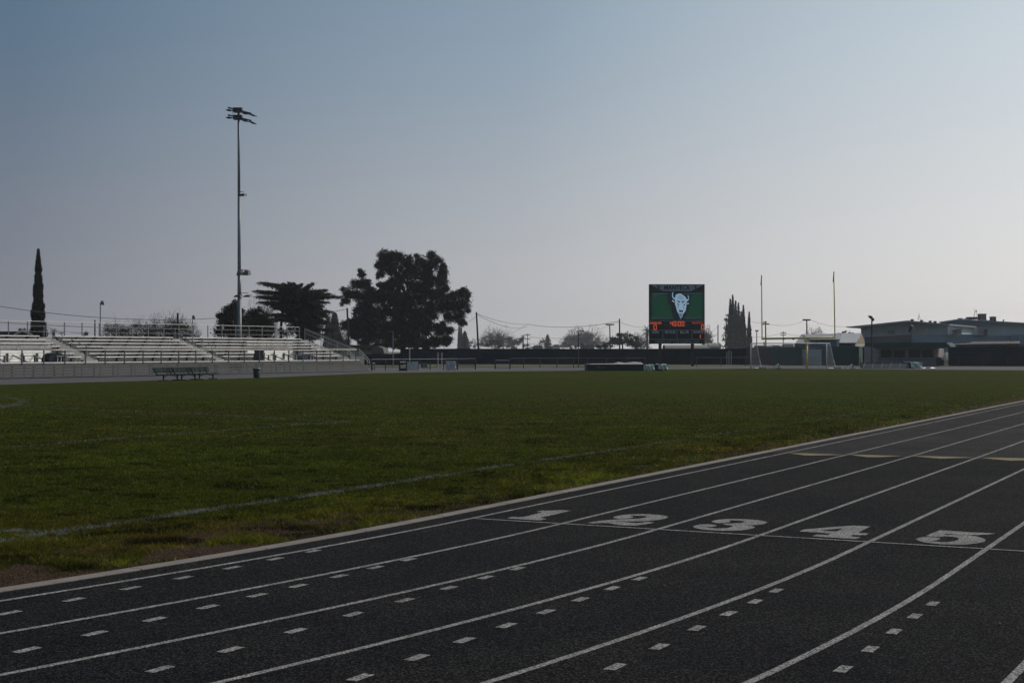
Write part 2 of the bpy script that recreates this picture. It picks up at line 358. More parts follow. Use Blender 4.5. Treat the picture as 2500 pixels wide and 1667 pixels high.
# --- concrete kerb
m_kerb, t, b = newmat('kerb_concrete')
g, s_, t_ = node_track_coord(t); P = g.outputs['Position']
kc = ramp(t, nz(t, P, 60, 4, .7), [(.3, (.15, .135, .122)), (.7, (.26, .235, .215))])
kc = mixc(t, .8, kc, ramp(t, nz(t, P, 2.5, 5), [(.3, (.70, .70, .70)), (.7, (1.12, 1.1, 1.08))]), 'MULTIPLY')
wv = t.nodes.new('ShaderNodeMath'); wv.operation = 'WRAP'; t.links.new(s_, wv.inputs[0]); wv.inputs[1].default_value = 1.5; wv.inputs[2].default_value = 0
lt = t.nodes.new('ShaderNodeMath'); lt.operation = 'LESS_THAN'; t.links.new(wv.outputs[0], lt.inputs[0]); lt.inputs[1].default_value = .018
kc = mixc(t, lt.outputs[0], kc, (.04, .036, .032))
t.links.new(kc, b.inputs['Base Color']); b.inputs['Roughness'].default_value = .9; add_bump(t, b, nz(t, P, 80, 3), .4, .004)
mb = MB(); sk = [-46 + .5 * i for i in range(92)] + [.5 * i for i in range(60)] + [35, 50, 80, 140]
pr = [(KERB_T - .14, -.05), (KERB_T - .14, .006), (KERB_T - .134, .011), (KERB_T - .006, .011), (KERB_T, .007), (KERB_T, -.05)]
n = len(pr)
mb.add([tp(s, a, z) for s in sk for a, z in pr], [(i * n + j, i * n + j + 1, (i + 1) * n + j + 1, (i + 1) * n + j) for i in range(len(sk) - 1) for j in range(n - 1)])
structure(mb.build('kerb', m_kerb))

# --- infield grass
m_grass, t, b = newmat('infield_turf')
g, s_, t_ = node_track_coord(t); P = g.outputs['Position']
def scaled(src, v):
    m = t.nodes.new('ShaderNodeVectorMath'); m.operation = 'MULTIPLY'; t.links.new(src, m.inputs[0]); m.inputs[1].default_value = v; return m.outputs[0]
n1 = nz(t, P, 1.1, 6, .65); n2 = nz(t, P, 9, 5, .7); n3 = nz(t, P, 60, 3, .7); n4 = nz(t, P, .13, 5, .6); n5 = nz(t, P, .045, 3)
gc = ramp(t, n2, [(.30, (.014, .021, .0005)), (.48, (.036, .053, .001)), (.62, (.060, .082, .0015)), (.76, (.095, .102, .006))])
gc = mixc(t, .9, gc, ramp(t, n3, [(.3, (.45, .45, .45)), (.68, (1.5, 1.45, 1.4))]), 'MULTIPLY')
gc = mixc(t, .8, gc, ramp(t, n1, [(.34, (.48, .52, .46)), (.66, (1.5, 1.42, 1.3))]), 'MULTIPLY')
gc = mixc(t, ramp(t, n4, [(.46, (0, 0, 0)), (.68, (.6, .6, .6))]), gc, (.064, .044, .016))
gc = mixc(t, .7, gc, ramp(t, n5, [(.35, (.80, .84, .85)), (.65, (1.15, 1.15, 1.05))]), 'MULTIPLY')
# bare soil next to the kerb
sg = t.nodes.new('ShaderNodeMapRange'); t.links.new(s_, sg.inputs[0]); sg.inputs[1].default_value = -1.6; sg.inputs[2].default_value = 2.0; sg.inputs[3].default_value = 0; sg.inputs[4].default_value = -.34
pt = t.nodes.new('ShaderNodeMapRange'); t.links.new(t_, pt.inputs[0]); pt.inputs[1].default_value = -2.7; pt.inputs[2].default_value = -.9; pt.inputs[3].default_value = 0; pt.inputs[4].default_value = .75
ad = t.nodes.new('ShaderNodeMath'); ad.operation = 'ADD'; t.links.new(pt.outputs[0], ad.inputs[0]); t.links.new(nz(t, P, 1.7, 4, .6), ad.inputs[1])
ad2 = t.nodes.new('ShaderNodeMath'); ad2.operation = 'ADD'; t.links.new(ad.outputs[0], ad2.inputs[0]); t.links.new(sg.outputs[0], ad2.inputs[1])
soil = ramp(t, n3, [(.3, (.050, .032, .022)), (.7, (.15, .105, .075))])
gc = mixc(t, ramp(t, ad2.outputs[0], [(.78, (0, 0, 0)), (.95, (1, 1, 1))]), gc, soil)
t.links.new(gc, b.inputs['Base Color']); b.inputs['Roughness'].default_value = 1; b.inputs['Specular IOR Level'].default_value = .03
hs = t.nodes.new('ShaderNodeMath'); hs.operation = 'ADD'; t.links.new(n2, hs.inputs[0]); t.links.new(n3, hs.inputs[1])
add_bump(t, b, hs.outputs[0], 1.0, .07)
FAR_EDGE = [(-500, 954), (-200, 946), (0, 939), (200, 933), (400, 928.5), (640, 922), (900, 911), (1200, 906.5), (1434, 904.5), (1640, 901.5), (1830, 899.5), (2100, 901), (2500, 903.5), (2800, 908)]
far_pts = [G(*p) for p in FAR_EDGE]
near_pts = [tp(s, KERB_T - .14) for s in [-46 + 1.0 * i for i in range(46)] + [0, 10, 20, 30, 45, 60, 75]]
# fill between near kerb and far edge: triangulated grid by matching parameters
nn = 80
def resample(pts, k):
    pts = np.array(pts); d = np.r_[0, np.cumsum(np.linalg.norm(np.diff(pts, axis=0), axis=1))]
    return np.array([[np.interp(x, d, pts[:, j]) for j in range(3)] for x in np.linspace(0, d[-1], k)])
A_ = resample(near_pts, nn); B_ = resample(far_pts, nn); rows = 24
Vg = [a * (1 - q) + b_ * q for a, b_ in zip(A_, B_) for q in np.linspace(0, 1, rows)]
infield = structure(MB().add(Vg, [(i * rows + j, (i + 1) * rows + j, (i + 1) * rows + j + 1, i * rows + j + 1) for i in range(nn - 1) for j in range(rows - 1)]).build('infield_grass', m_grass))

# --- far track (asphalt-grey band), paved apron, outer lawn, open ground
m_far = mat('far_track_surface', (.085, .082, .088), .8, .3, 0, .12, .5, .3, 60)
m_apron = mat('apron_asphalt', (.125, .12, .122), .9, .25, 0, .15, .6, .3, 40)
def sheet(name, px, z, m):
    q = [G(x, y, z) for x, y in px]; return structure(MB().add(q, [tuple(range(len(q)))]).build(name, m))
FT_OUT = [(2800, 897), (2500, 894.5), (2100, 894.5), (1830, 893.5), (1640, 896), (1400, 899), (1245, 900.5), (1115, 903.5), (1000, 905.5), (897, 906), (600, 913), (300, 920), (0, 928), (-200, 934), (-500, 943)]
sheet('far_track', [(x, y + .6) for x, y in FAR_EDGE] + FT_OUT, -.012, m_far)
sheet('paved_apron', [(-500, 944), (-200, 936), (0, 929), (300, 921), (600, 914), (897, 907), (1000, 906), (1115, 904), (1245, 901), (1400, 899.6), (1640, 897), (1640, 895.5), (1400, 897.5), (1245, 897.5), (1000, 899), (905, 899), (700, 885), (0, 885), (-600, 900)], -.03, m_apron)
m_lawn, t, b = newmat('outer_lawn'); g = t.nodes.new('ShaderNodeNewGeometry'); P = g.outputs['Position']
t.links.new(mixc(t, .7, ramp(t, nz(t, P, 6, 5, .7), [(.3, (.030, .040, .010)), (.7, (.085, .095, .028))]), ramp(t, nz(t, P, .2, 3), [(.3, (.8, .8, .8)), (.7, (1.2, 1.2, 1.2))]), 'MULTIPLY'), b.inputs['Base Color']); b.inputs['Roughness'].default_value = .9
structure(MB().add([(-60, 175, -.022), (40, 165, -.022), (40, 240, -.022), (-60, 240, -.022)], [(0, 1, 2, 3)]).build('outer_lawn', m_lawn))
m_ground, t, b = newmat('open_ground'); g = t.nodes.new('ShaderNodeNewGeometry'); P = g.outputs['Position']
gcol = mixc(t, ramp(t, nz(t, P, .02, 4), [(.4, (0, 0, 0)), (.6, (1, 1, 1))]), (.075, .070, .055), (.045, .052, .024))
gcol = mixc(t, .6, gcol, ramp(t, nz(t, P, 3, 5), [(.3, (.7, .7, .7)), (.7, (1.25, 1.25, 1.25))]), 'MULTIPLY')
t.links.new(gcol, b.inputs['Base Color']); b.inputs['Roughness'].default_value = .95
ng = 24; gx = np.linspace(-3500, 3500, ng)
structure(MB().add([(x, y + 1500, -.06) for y in gx for x in gx], [(j * ng + i, j * ng + i + 1, (j + 1) * ng + i + 1, (j + 1) * ng + i) for j in range(ng - 1) for i in range(ng - 1)]).build('ground', m_ground))

# --- chalk lines on the grass
m_chalk, t, b = newmat('chalk_on_grass'); g = t.nodes.new('ShaderNodeNewGeometry'); P = g.outputs['Position']
b.inputs['Base Color'].default_value = (.15, .158, .155, 1); b.inputs['Roughness'].default_value = .9
t.links.new(ramp(t, nz(t, P, 7, 6, .85), [(.46, (0, 0, 0)), (.64, (.42, .42, .42))]), b.inputs['Alpha'])
m_chalk2 = m_chalk.copy(); m_chalk2.name = 'faded_chalk_on_grass'
for n_ in m_chalk2.node_tree.nodes:
    if n_.type == 'VALTORGB': n_.color_ramp.elements[0].position = .38; n_.color_ramp.elements[1].position = .58; n_.color_ramp.elements[1].color = (.42, .42, .42, 1)
SIDE = [P0 + TD * s + TN * (-3.02 + .03 * math.sin(s * .7)) for s in np.linspace(-7.5, 40, 60)]
CORNER = [G(x, y) for x, y in [(-60, 1303), (0, 1298.7), (38, 1295.7), (76, 1297.6), (115, 1300), (145, 1305)]]
BOX_ = [G(x, y) for x, y in [(-120, 1103), (0, 1093), (134, 1083.5), (268, 1072), (421, 1060.5), (574, 1049), (727, 1036.5), (848, 1029.5), (804, 1028), (650, 1020), (497, 1011), (344, 1005), (191, 999), (69, 991.7), (-60, 985)]]
ARC_ = [G(x, y) for x, y in [(-120, 962), (4, 967.5), (30.6, 971.5), (50, 974.5), (61, 978), (53.6, 983), (30.6, 989.7), (-20, 1000)]]
def ribbon(name, pts, hw, m, z=.006):
    pts = np.array(pts); d = np.gradient(pts, axis=0); d /= np.linalg.norm(d[:, :2], axis=1)[:, None]; nrm = np.c_[-d[:, 1], d[:, 0], np.zeros(len(d))]
    a = pts + nrm * hw; c_ = pts - nrm * hw; a[:, 2] = z; c_[:, 2] = z
    strip(list(a), list(c_)).build(name, m, infield)
ribbon('touchline', SIDE, .085, m_chalk); ribbon('corner_marking', CORNER, .09, m_chalk)
ribbon('box_marking', BOX_[:8], .075, m_chalk2); ribbon('box_marking', BOX_[7:], .10, m_chalk2); ribbon('centre_marking', ARC_, .22, m_chalk)

# --- grass blades (near part of the infield)
def vnoise(x, y, sc, seed=0):
    x = x / sc + 100.3 + seed * 17.7; y = y / sc + 57.1 + seed * 31.3
    xi = np.floor(x).astype(int); yi = np.floor(y).astype(int); fx = x - xi; fy = y - yi
    fx = fx * fx * (3 - 2 * fx); fy = fy * fy * (3 - 2 * fy)
    def h(a, c_):
        v = np.sin(a * 127.1 + c_ * 311.7 + seed * 74.7) * 43758.5453; return v - np.floor(v)
    return (h(xi, yi) * (1 - fx) + h(xi + 1, yi) * fx) * (1 - fy) + (h(xi, yi + 1) * (1 - fx) + h(xi + 1, yi + 1) * fx) * fy
def fbm(x, y, sc, seed=0): return (vnoise(x, y, sc, seed) + .5 * vnoise(x, y, sc / 2.1, seed + 1) + .25 * vnoise(x, y, sc / 4.3, seed + 2)) / 1.75
NB = 620000
Zs = 11.0 / (1 - rng.random(NB) * (1 - 11.0 / 62.0)) ; Xs = (rng.random(NB) * 1.0 - .5) * Zs * .84
px_, py_ = Xs, Zs
q = np.c_[px_, py_] - P0[:2]; S = q @ TD[:2]; T = np.where(S > 0, q @ TN[:2], np.hypot(px_ - CEN[0], py_ - CEN[1]) - R0)
edge = KERB_T - .15 - T      # metres inside the kerb
dens = fbm(px_, py_, .55, 3); clump = fbm(px_, py_, .28, 9); tone = fbm(px_, py_, 1.3, 20)
bare = np.clip(1.15 - edge / 1.9, 0, 1) * .53
sfac = np.clip((2.0 - S) / 3.6, .12, 1); bare = bare * (.45 + .55 * sfac) * np.where(edge < .25, 1, sfac * .75 + .25)
rk = rng.random(NB); far_ok = rng.random(NB) < np.clip((64 - py_) / 34, 0, 1); keep0 = dens + .16 * fbm(px_, py_, .16, 33) - .08 > bare + .22 * rk - .05
S0 = S; stub = (edge > .0) & (edge < np.where(S < .5, 3.0, 1.2)) & ~keep0 & (rng.random(NB) < .75)
keep = ((edge > .0) & keep0 & far_ok) | stub
px_, py_, edge, dens, clump, tone, stub = [a[keep] for a in (px_, py_, edge, dens, clump, tone, stub)]
n = len(px_); lod = np.clip(py_ / 14.0, 1, 4.2)
fringe = np.clip(1 - edge / 2.2, 0, 1)
hgt = (.016 + .016 * rng.random(n) + np.clip(clump - .50, 0, 1) * (.05 + .22 * fringe)) * (1 + .12 * (lod - 1))
hgt[stub] = .006 + .010 * rng.random(stub.sum())
wid = (.0020 + .0022 * rng.random(n)) * lod
ang = rng.random(n) * 2 * np.pi; lean = rng.normal(0, .9, (n, 2)) * hgt[:, None]
base = np.c_[px_, py_, np.zeros(n)]; e = np.c_[np.cos(ang), np.sin(ang), np.zeros(n)] * wid[:, None]
tip = base + np.c_[lean, hgt]
V = np.stack([base - e, base + e, tip], 1).reshape(-1, 3)
pal = np.array([(.037, .056, .003), (.056, .082, .004), (.088, .122, .005), (.11, .100, .018), (.14, .105, .045), (.020, .030, .003)])
k = rng.choice(6, n, p=[.25, .29, .18, .11, .05, .12])
c2 = vnoise(px_ * .8, py_, .30, 61); c3 = vnoise(px_, py_, .10, 71)  # noise masks that put small dark clump shadows into the blade colours
col = pal[k] * (.18 + 1.55 * tone)[:, None] * (.55 + .9 * rng.random(n))[:, None] * (np.where(c2 < .24, .30, 1.1) * np.where(c3 < .33, .6, 1.12))[:, None]
big_ = fbm(px_, py_, 7.0, 91)[:, None]; col = col * (.80 + .45 * big_); br_ = np.clip((fbm(px_, py_, 4.0, 97)[:, None] - .50) * 2.2, 0, .5); col = col * (1 - br_) + br_ * col * np.array((1.75, 1.05, 2.2))
olive = np.clip(1 - np.abs(edge - 1.3) / 2.2, 0, 1)[:, None] * .6; col = col * (1 - olive) + olive * col * np.array((1.55, 1.15, 1.7))
spk = rng.random(n) < .035; col[spk] = np.array((.21, .20, .075)) * (.6 + .8 * rng.random(spk.sum()))[:, None]
sc_ = np.array([(.15, .105, .070), (.10, .070, .045), (.21, .16, .11), (.06, .040, .028)])[rng.integers(0, 4, stub.sum())]; col[stub] = sc_ * (.7 + .5 * rng.random(stub.sum()))[:, None]; fringe = np.where(stub, 0, fringe)
hue = vnoise(px_, py_, .35, 41); col[:, :2] *= (1 + .55 * fringe * (clump > .5) * (hue > .5))[:, None]; col *= (1 - .55 * fringe * (clump > .5) * (hue < .42))[:, None]
def near_poly(pts, x, y, r):
    pts = np.array(pts)[:, :2]; ok = np.zeros(len(x), bool); P_ = np.c_[x, y]
    for a, c_ in zip(pts[:-1], pts[1:]):
        d = c_ - a; L2 = d @ d; u = np.clip((P_ - a) @ d / L2, 0, 1); ok |= np.linalg.norm(P_ - (a + u[:, None] * d), axis=1) < r
    return ok
onl = near_poly(SIDE, px_, py_, .11) | near_poly(CORNER, px_, py_, .09)
wmask = onl & (rng.random(n) < (.95 * vnoise(px_, py_, .45, 5) * vnoise(px_, py_, .09, 8) * np.clip(2.9 - (py_ - 13) / 8, .5, 2.9) - .05))
wmask |= near_poly(BOX_, px_, py_, .09) & (rng.random(n) < .38) | near_poly(ARC_, px_, py_, .22) & (rng.random(n) < .7)
col[wmask] = np.array((.25, .265, .26)) * (.6 + .6 * rng.random(wmask.sum()))[:, None]
col = np.repeat(col, 3, axis=0)
gb = mesh_np('grass', V, np.arange(3 * n).reshape(-1, 3), M_BLADE, None, col)
tag(gb, 'short green grass blades and tufts growing along the kerb and field', 'grass', kind='stuff')
# ============================================================ BLEACHERS
SA = at(0, 900, 96.0); SA[2] = 0; SBp = at(897, 900, 131.0); SBp[2] = 0
sdv = SBp - SA; SLEN = float(np.linalg.norm(sdv)); sdv /= SLEN; snv = np.array((-sdv[1], sdv[0], 0))
def SF(u, v, z): return SA + sdv * u + snv * v + np.array((0, 0, z))
def u_of(px, v):
    r = ray(px, 850); k = r[0] / r[1]; a = SA + snv * v
    return float((k * a[1] - a[0]) / (sdv[0] - k * sdv[1]))
PH = 1.04; WALK = 1.35; PIT = .70; RISE = .25; SEAT0 = 1.42; NR = 7
U0 = -13.0; UE = u_of(878, 0); BACK = WALK + NR * PIT + .15
bl = thing('bleachers', SF(10, 2, 0), 'long aluminium bleachers with seven seat rows on a grey boarded platform', 'bleachers')
# platform deck and boarded front
MB().fbox(SF, U0, UE, 0, WALK, PH - .05, PH).build('deck', M_ALU, bl)
mb = MB(); zz = [0.0, .17, .36, .55, .74, 1.0]
for a, b_ in zip(zz[:-1], zz[1:]): mb.fbox(SF, U0, UE + .0 * 1, .02, .05, a + .024, b_ - .022)
mb.build('siding', M_SIDING, bl)
# stair side at the right end: sloped stringer
mb = MB(); UR = u_of(905, 0)
for a, b_ in zip(zz[:-1], zz[1:]):
    k0 = 1 - a / PH; k1 = 1 - b_ / PH
    mb.prism([SF(UE, .02, a + .012), SF(UE + (UR - UE) * k0, .02, a + .012), SF(UE + (UR - UE) * k1, .02, b_ - .014), SF(UE, .02, b_ - .014)], snv * .03)
mb.build('stair_siding', M_SIDING, bl)
mb = MB()
for i in range(6):
    uu = UE + (UR - UE) * i / 6; mb.fbox(SF, uu, uu + (UR - UE) / 6 + .02, .06, WALK, PH * (1 - (i + 1) / 6.0) + .02, PH * (1 - (i + 1) / 6.0) + .06)
mb.build('stairs', M_ALU, bl)
a1 = (u_of(203, WALK), u_of(241, WALK)); a2 = (u_of(525, WALK), u_of(549, WALK)); UEND = u_of(722, BACK)
segs = [(U0, a1[0]), (a1[1], a2[0]), (a2[1], UEND)]
gapL = (U0, u_of(150, WALK + 1)); gapR = (u_of(637, WALK + .5), u_of(738, WALK + 1))
for i in range(NR):
    v = WALK + i * PIT; z = SEAT0 + RISE * i
    for (ua, ub) in segs:
        parts = [(ua, ub)]
        if i < 3:
            for g0, g1 in (gapL, gapR):
                parts = [q for (p0, p1) in parts for q in ([(p0, min(p1, g0)), (max(p0, g1), p1)] if (g0 < p1 and g1 > p0) else [(p0, p1)]) if q[1] - q[0] > .3]
        for (p0, p1) in parts:
            seat = MB().fbox(SF, p0, p1, v + .18, v + .44, z - .06, z)
            mb = MB().fbox(SF, p0, p1, v + .50, v + .52, z - .40, z - .06)
            mb.fbox(SF, p0, p1, v + .52, v + PIT + .02, z - .40 + RISE - .04, z - .40 + RISE)
            mb.build('riser_board', M_RISER, bl)
            mb = MB(); uu = p0 + .35 + (i % 2) * .9
            while uu < p1:
                mb.fbox(SF, uu, uu + .08, v + .14, v + .46, z - .11, z - .059); mb.fbox(SF, uu, uu + .05, v + .38, v + .49, z - .38, z - .11); uu += 1.83
            build_multi([(seat, M_ALU), (mb, M_DARKSTEEL)], 'seat_plank', bl)
# aisle steps and end steps
for (ua, ub) in ((a1[0] + .08, a1[1] - .08), (a2[0] + .08, a2[1] - .08), (UEND + .1, UEND + 1.25)):
    mb = MB()
    for i in range(NR * 2):
        v = WALK + i * PIT / 2; z = PH + (i + 1) * RISE / 2 + .03
        mb.fbox(SF, ua, ub, v, v + PIT / 2 + .03, z - .05, z); mb.fbox(SF, ua, ub, v, v + .015, z - .14, z - .05)
    mb.build('aisle_steps', M_RISER, bl)
# back walls of the wheelchair bays
for g0, g1 in (gapL, gapR):
    mb = MB()
    for k in range(4): mb.fbox(SF, g0, g1, WALK + 3 * PIT - .1, WALK + 3 * PIT - .07, PH + .03 + k * .20, PH + .21 + k * .20)
    mb.fbox(SF, g0, g1, WALK, WALK + 3 * PIT - .1, PH - .05, PH); mb.build('bay_back_wall', M_ALU, bl)
    for k in range(int((g1 - g0) / 1.3)):
        uu = g0 + .8 + k * 1.3; MB().fbox(SF, uu, uu + .10, WALK + 3 * PIT - .2, WALK + 3 * PIT - .1, PH + .02, PH + .62).build('bay_wall_post', M_DARKSTEEL, bl)
    for k in range(int((g1 - g0) / 2.6)):
        uu = g0 + 1.0 + k * 2.6; mb = MB().fbox(SF, uu, uu + 1.2, WALK + .5, WALK + .8, PH + .42, PH + .46)
        for q in (.1, 1.03): mb.fbox(SF, uu + q, uu + q + .07, WALK + .6, WALK + .7, PH, PH + .425)
        mb.build('bay_bench', M_DARKSTEEL, bl)
    mb = MB(); zt = SEAT0 + RISE * 2 + .62; vv = WALK + 3 * PIT - .05
    for zz_ in (zt, zt - .26, zt - .52): mb.tube(SF(g0, vv, zz_), SF(g1, vv, zz_), .027)
    uu = g0
    while uu <= g1 + .01: mb.tube(SF(uu, vv, PH), SF(uu, vv, zt), .02); uu += (g1 - g0) / 7
    mb.build('bay_railing', M_GALV, bl)
# front railing
mb = MB(); mp = MB(); RZ = PH + .86; u = U0; UF = u_of(869, 0)
mb.tube(SF(U0, .06, RZ), SF(UF + .2, .06, RZ), .022); mb.tube(SF(u_of(762, .06), .12, RZ + .10), SF(UF + .3, .12, RZ + .10), .022)
mb.beam(SF(a1[1] - .8, .10, RZ + .11), SF(u_of(668, .1), .10, RZ + .11), .03, .07)
nf = 29; us = list(np.linspace(U0, UF, nf))
for uu in us: mp.fbox(SF, uu - .045, uu + .045, -.03, .07, PH - .12, RZ)
mb.build('front_railing', M_GALV, bl)
k = 0
M_RAILPOST = mat('dark_rail_post', (.07, .072, .08), .5, .4, .3, .15, 3)
for uu in us: MB().fbox(SF, uu - .035, uu + .035, -.03, .04, PH - .12, RZ - .03).build('rail_post', M_RAILPOST, bl)
# stair handrails, right end
mb = MB()
for vv in (.03, WALK):
    for off in (0, .26):
        mb.path([SF(UE - .1, vv, RZ + .1 - off), SF(UR - .1, vv, PH - .05 - off), SF(UR - .1, vv, .0 if off == 0 else .35)], .03)
    for q in (0.0, .35, .7): mb.tube(SF(UE + (UR - UE) * q, vv, PH * (1 - q)), SF(UE + (UR - UE) * q, vv, RZ + .1 - q * .95), .022)
mb.build('stair_handrail', M_GALV, bl)
# back railing
BZ = 3.96; ub1 = u_of(731, BACK)
mb = MB().tube(SF(U0, BACK, BZ), SF(ub1, BACK, BZ), .022)
mb.build('back_railing', M_GALV, bl)
for zz_ in (BZ - .36, BZ - .74): MB().tube(SF(U0, BACK, zz_), SF(ub1, BACK, zz_), .011).build('mid_rail', mat('weathered_rail_post', (.16, .165, .18), .5, .4, .3, .15, 3), bl)
up = [u_of(x, BACK) for x in (20.6, 69.3, 114.8, 158.8, 202.6)]
st = (ub1 - up[0]) / 19.0; uu = up[0] - 5 * st
M_BPOST = mat('weathered_rail_post', (.16, .165, .18), .5, .4, .3, .15, 3)
while uu < ub1 + .1:
    MB().fbox(SF, uu - .03, uu + .03, BACK - .03, BACK + .03, 1.9, BZ - .03).build('back_rail_post', M_BPOST, bl); uu += st
# sloped end railing with mesh
mb = MB(); e0 = SF(UEND + 1.3, BACK, BZ - .1); e1 = SF(UEND + 1.3, WALK * .6, PH + 1.0)
for off in (0, .12, .42): mb.tube(e0 - np.array((0, 0, off)), e1 - np.array((0, 0, off)), .026)
for q in (0, .33, .66, 1.0):
    p = e0 * (1 - q) + e1 * q; lo = p.copy(); lo[2] = p[2] - 1.25; mb.tube(p, lo, .03)
for q in np.linspace(0, 1, 26):
    p = e0 * (1 - q) + e1 * q; lo = p.copy(); lo[2] = p[2] - 1.1; mb.tube(p, lo, .007, n=3)
mb.build('end_railing', M_GALV, bl)
# aisle handrails
for (ua, vt, vb) in (((a1[0] + a1[1]) / 2, BACK - .3, BACK - 2.2), ((a1[0] + a1[1]) / 2, BACK - 3.1, WALK + .4), ((a2[0] + a2[1]) / 2, BACK - .3, BACK - 2.2), ((a2[0] + a2[1]) / 2, BACK - 3.1, WALK + .4)):
    mb = MB(); zf = lambda v: PH + (v - WALK) / PIT * RISE
    for off in (.92, .55): mb.tube(SF(ua, vt, zf(vt) + off), SF(ua, vb, zf(vb) + off), .022)
    for v in (vt, vb): mb.tube(SF(ua, v, zf(v)), SF(ua, v, zf(v) + .92), .024)
    mb.build('aisle_handrail', M_GALV, bl)
# understructure
mb = MB(); uu = U0 + .5
while uu < UEND + 1:
    mb.beam(SF(uu, BACK, 0), SF(uu, BACK, 2.6), .1, .1); mb.beam(SF(uu, WALK + .1, .9), SF(uu, BACK, 2.5), .08, .1); mb.beam(SF(uu, WALK, 0), SF(uu, WALK, .95), .1, .1); uu += 1.83
mb.build('support_frame', M_GALV, bl)

# items left on the walkway of the bleachers
def bag(px0, px1, h, label, m):
    u_a, u_b = u_of(px0, .8), u_of(px1, .8); c_ = SF((u_a + u_b) / 2, .9, PH)
    t_ = thing('equipment_pile', c_, label, 'equipment')
    mb = MB(); L = u_b - u_a
    mb.prism([SF(u_a + L * a, .55, PH + .012 + h * z) for a, z in ((0, 0), (.03, .45), (.15, .8), (.35, 1), (.62, .92), (.8, .97), (1, .7), (.97, .3), (.9, 0))], snv * .7)
    mb.build('canvas_bundle', m, t_)
    mb = MB().fbox(SF, u_a + L * .45, u_b + .3, .40, .50, PH + .40, PH + .44)
    for q in (.5, .72, .97): mb.fbox(SF, u_a + L * q, u_a + L * q + .05, .42, .48, PH + .012, PH + .40)
    mb.build('folding_table', M_GALV, t_)
bag(112, 150, .62, 'dark canvas bundle and grey folding table on the left bleacher walkway', mat('navy_canvas', (.014, .018, .028), .8, .2, 0, .3, 3, .5, 4))
bag(735, 765, .42, 'blue-grey canvas bundle beside the right wheelchair bay of the bleachers', mat('bluegrey_canvas', (.045, .06, .075), .8, .2, 0, .3, 3, .5, 4))
c_ = SF(u_of(633, .7), .7, PH); t_ = thing('black_crate', c_, 'stack of two black boxes on the bleacher walkway beside bright wall', 'boxes')
for k, (w_, z0, z1) in enumerate(((.42, .012, .42), (.36, .43, .82))):
    m_ = MB().box(c_[0] - w_, c_[0] + w_, c_[1] - .25, c_[1] + .25, PH + z0, PH + z1); m_.box(c_[0] - w_ - .02, c_[0] + w_ + .02, c_[1] - .27, c_[1] + .27, PH + z1 - .06, PH + z1 + .004)
    m_.build('box', M_DARKSTEEL, t_)

# ============================================================ BENCHES AND BIN
def bench(px0, px1, py, label):
    a = G(px0, py + 1); b_ = G(px1, py - 1.6); d = b_ - a; L = np.linalg.norm(d); d /= L; nb = np.array((-d[1], d[0], 0))
    def B(u, v, z): return a + d * u + nb * v + np.array((0, 0, z))
    t_ = thing('team_bench', a + d * L / 2, label, 'bench', 'green mesh benches at the far edge of the grass')
    inset = L * .2
    # seat mesh slats
    mb = MB()
    for k in range(6): mb.fbox(B, 0, L, -.28 + k * .085, -.225 + k * .085, .355, .38)
    mb.fbox(B, 0, L, -.30, -.275, .33, .385).fbox(B, 0, L, .225, .25, .33, .385)
    mb.build('seat', M_GREENBENCH, t_)
    # the back panel: frame with mesh, curved ends
    mb = MB()
    for k in range(6): mb.beam(B(-.1, .30 + k * .012, .52 + k * .045), B(L * .93, .30 + k * .012, .52 + k * .045), .014, .034)
    for q in np.linspace(-.1, L * .93, 5): mb.beam(B(q, .29, .49), B(q, .38, .77), .03, .03)
    mb.tube(B(-.1, .30, .49), B(L * .93, .30, .49), .02); mb.tube(B(-.1, .38, .77), B(L * .93, .38, .77), .02)
    mb.build('backrest', M_GREENBENCH, t_)
    for q in (.04 * L, .76 * L): MB().beam(B(q, .20, .36), B(q, .38, .78), .07, .05).build('back_support', M_GREENBENCH, t_)
    for q in (inset, L - inset * .45):
        mb = MB().tube(B(q, 0, .03), B(q, 0, .35), .045, n=8); mb.fbox(B, q - .05, q + .05, -.30, .30, 0, .04)
        mb.fbox(B, q - .38, q + .38, -.06, .06, .0, .045); mb.prism([B(q - .28, -.03, .355), B(q + .28, -.03, .355), B(q + .12, -.03, .30), B(q - .12, -.03, .30)], nb * .06)
        mb.build('leg', M_GREENBENCH, t_)
    mb = MB(); mb.tube(B(inset + .05, 0, .18), B(L * .42, 0, .34), .018); mb.tube(B(L - inset * .45 - .05, 0, .18), B(L * .62, 0, .34), .018)
    mb.build('brace', M_GREENBENCH, t_)
bench(389, 437, 929, 'leftmost of three joined green mesh benches on the far grass edge')
bench(434, 480, 927.5, 'middle one of three joined green mesh benches on the far grass edge')
bench(477, 524, 926, 'rightmost of three joined green mesh benches, nearest the bin')
c_ = G(626.5, 922.3); t_ = thing('litter_bin', c_, 'dark green round litter bin with pale liner rolled over its rim', 'bin')
MB().lathe(c_, [(0, 0), (.20, 0), (.205, .03), (.24, .64), (.21, .64), (.18, .1), (0, .1)], 24).build('body', M_BIN, t_, True)
MB().lathe(c_, [(.245, .54), (.275, .55), (.285, .61), (.265, .67), (.23, .68), (.22, .62)], 24).build('liner', M_LINER, t_, True)

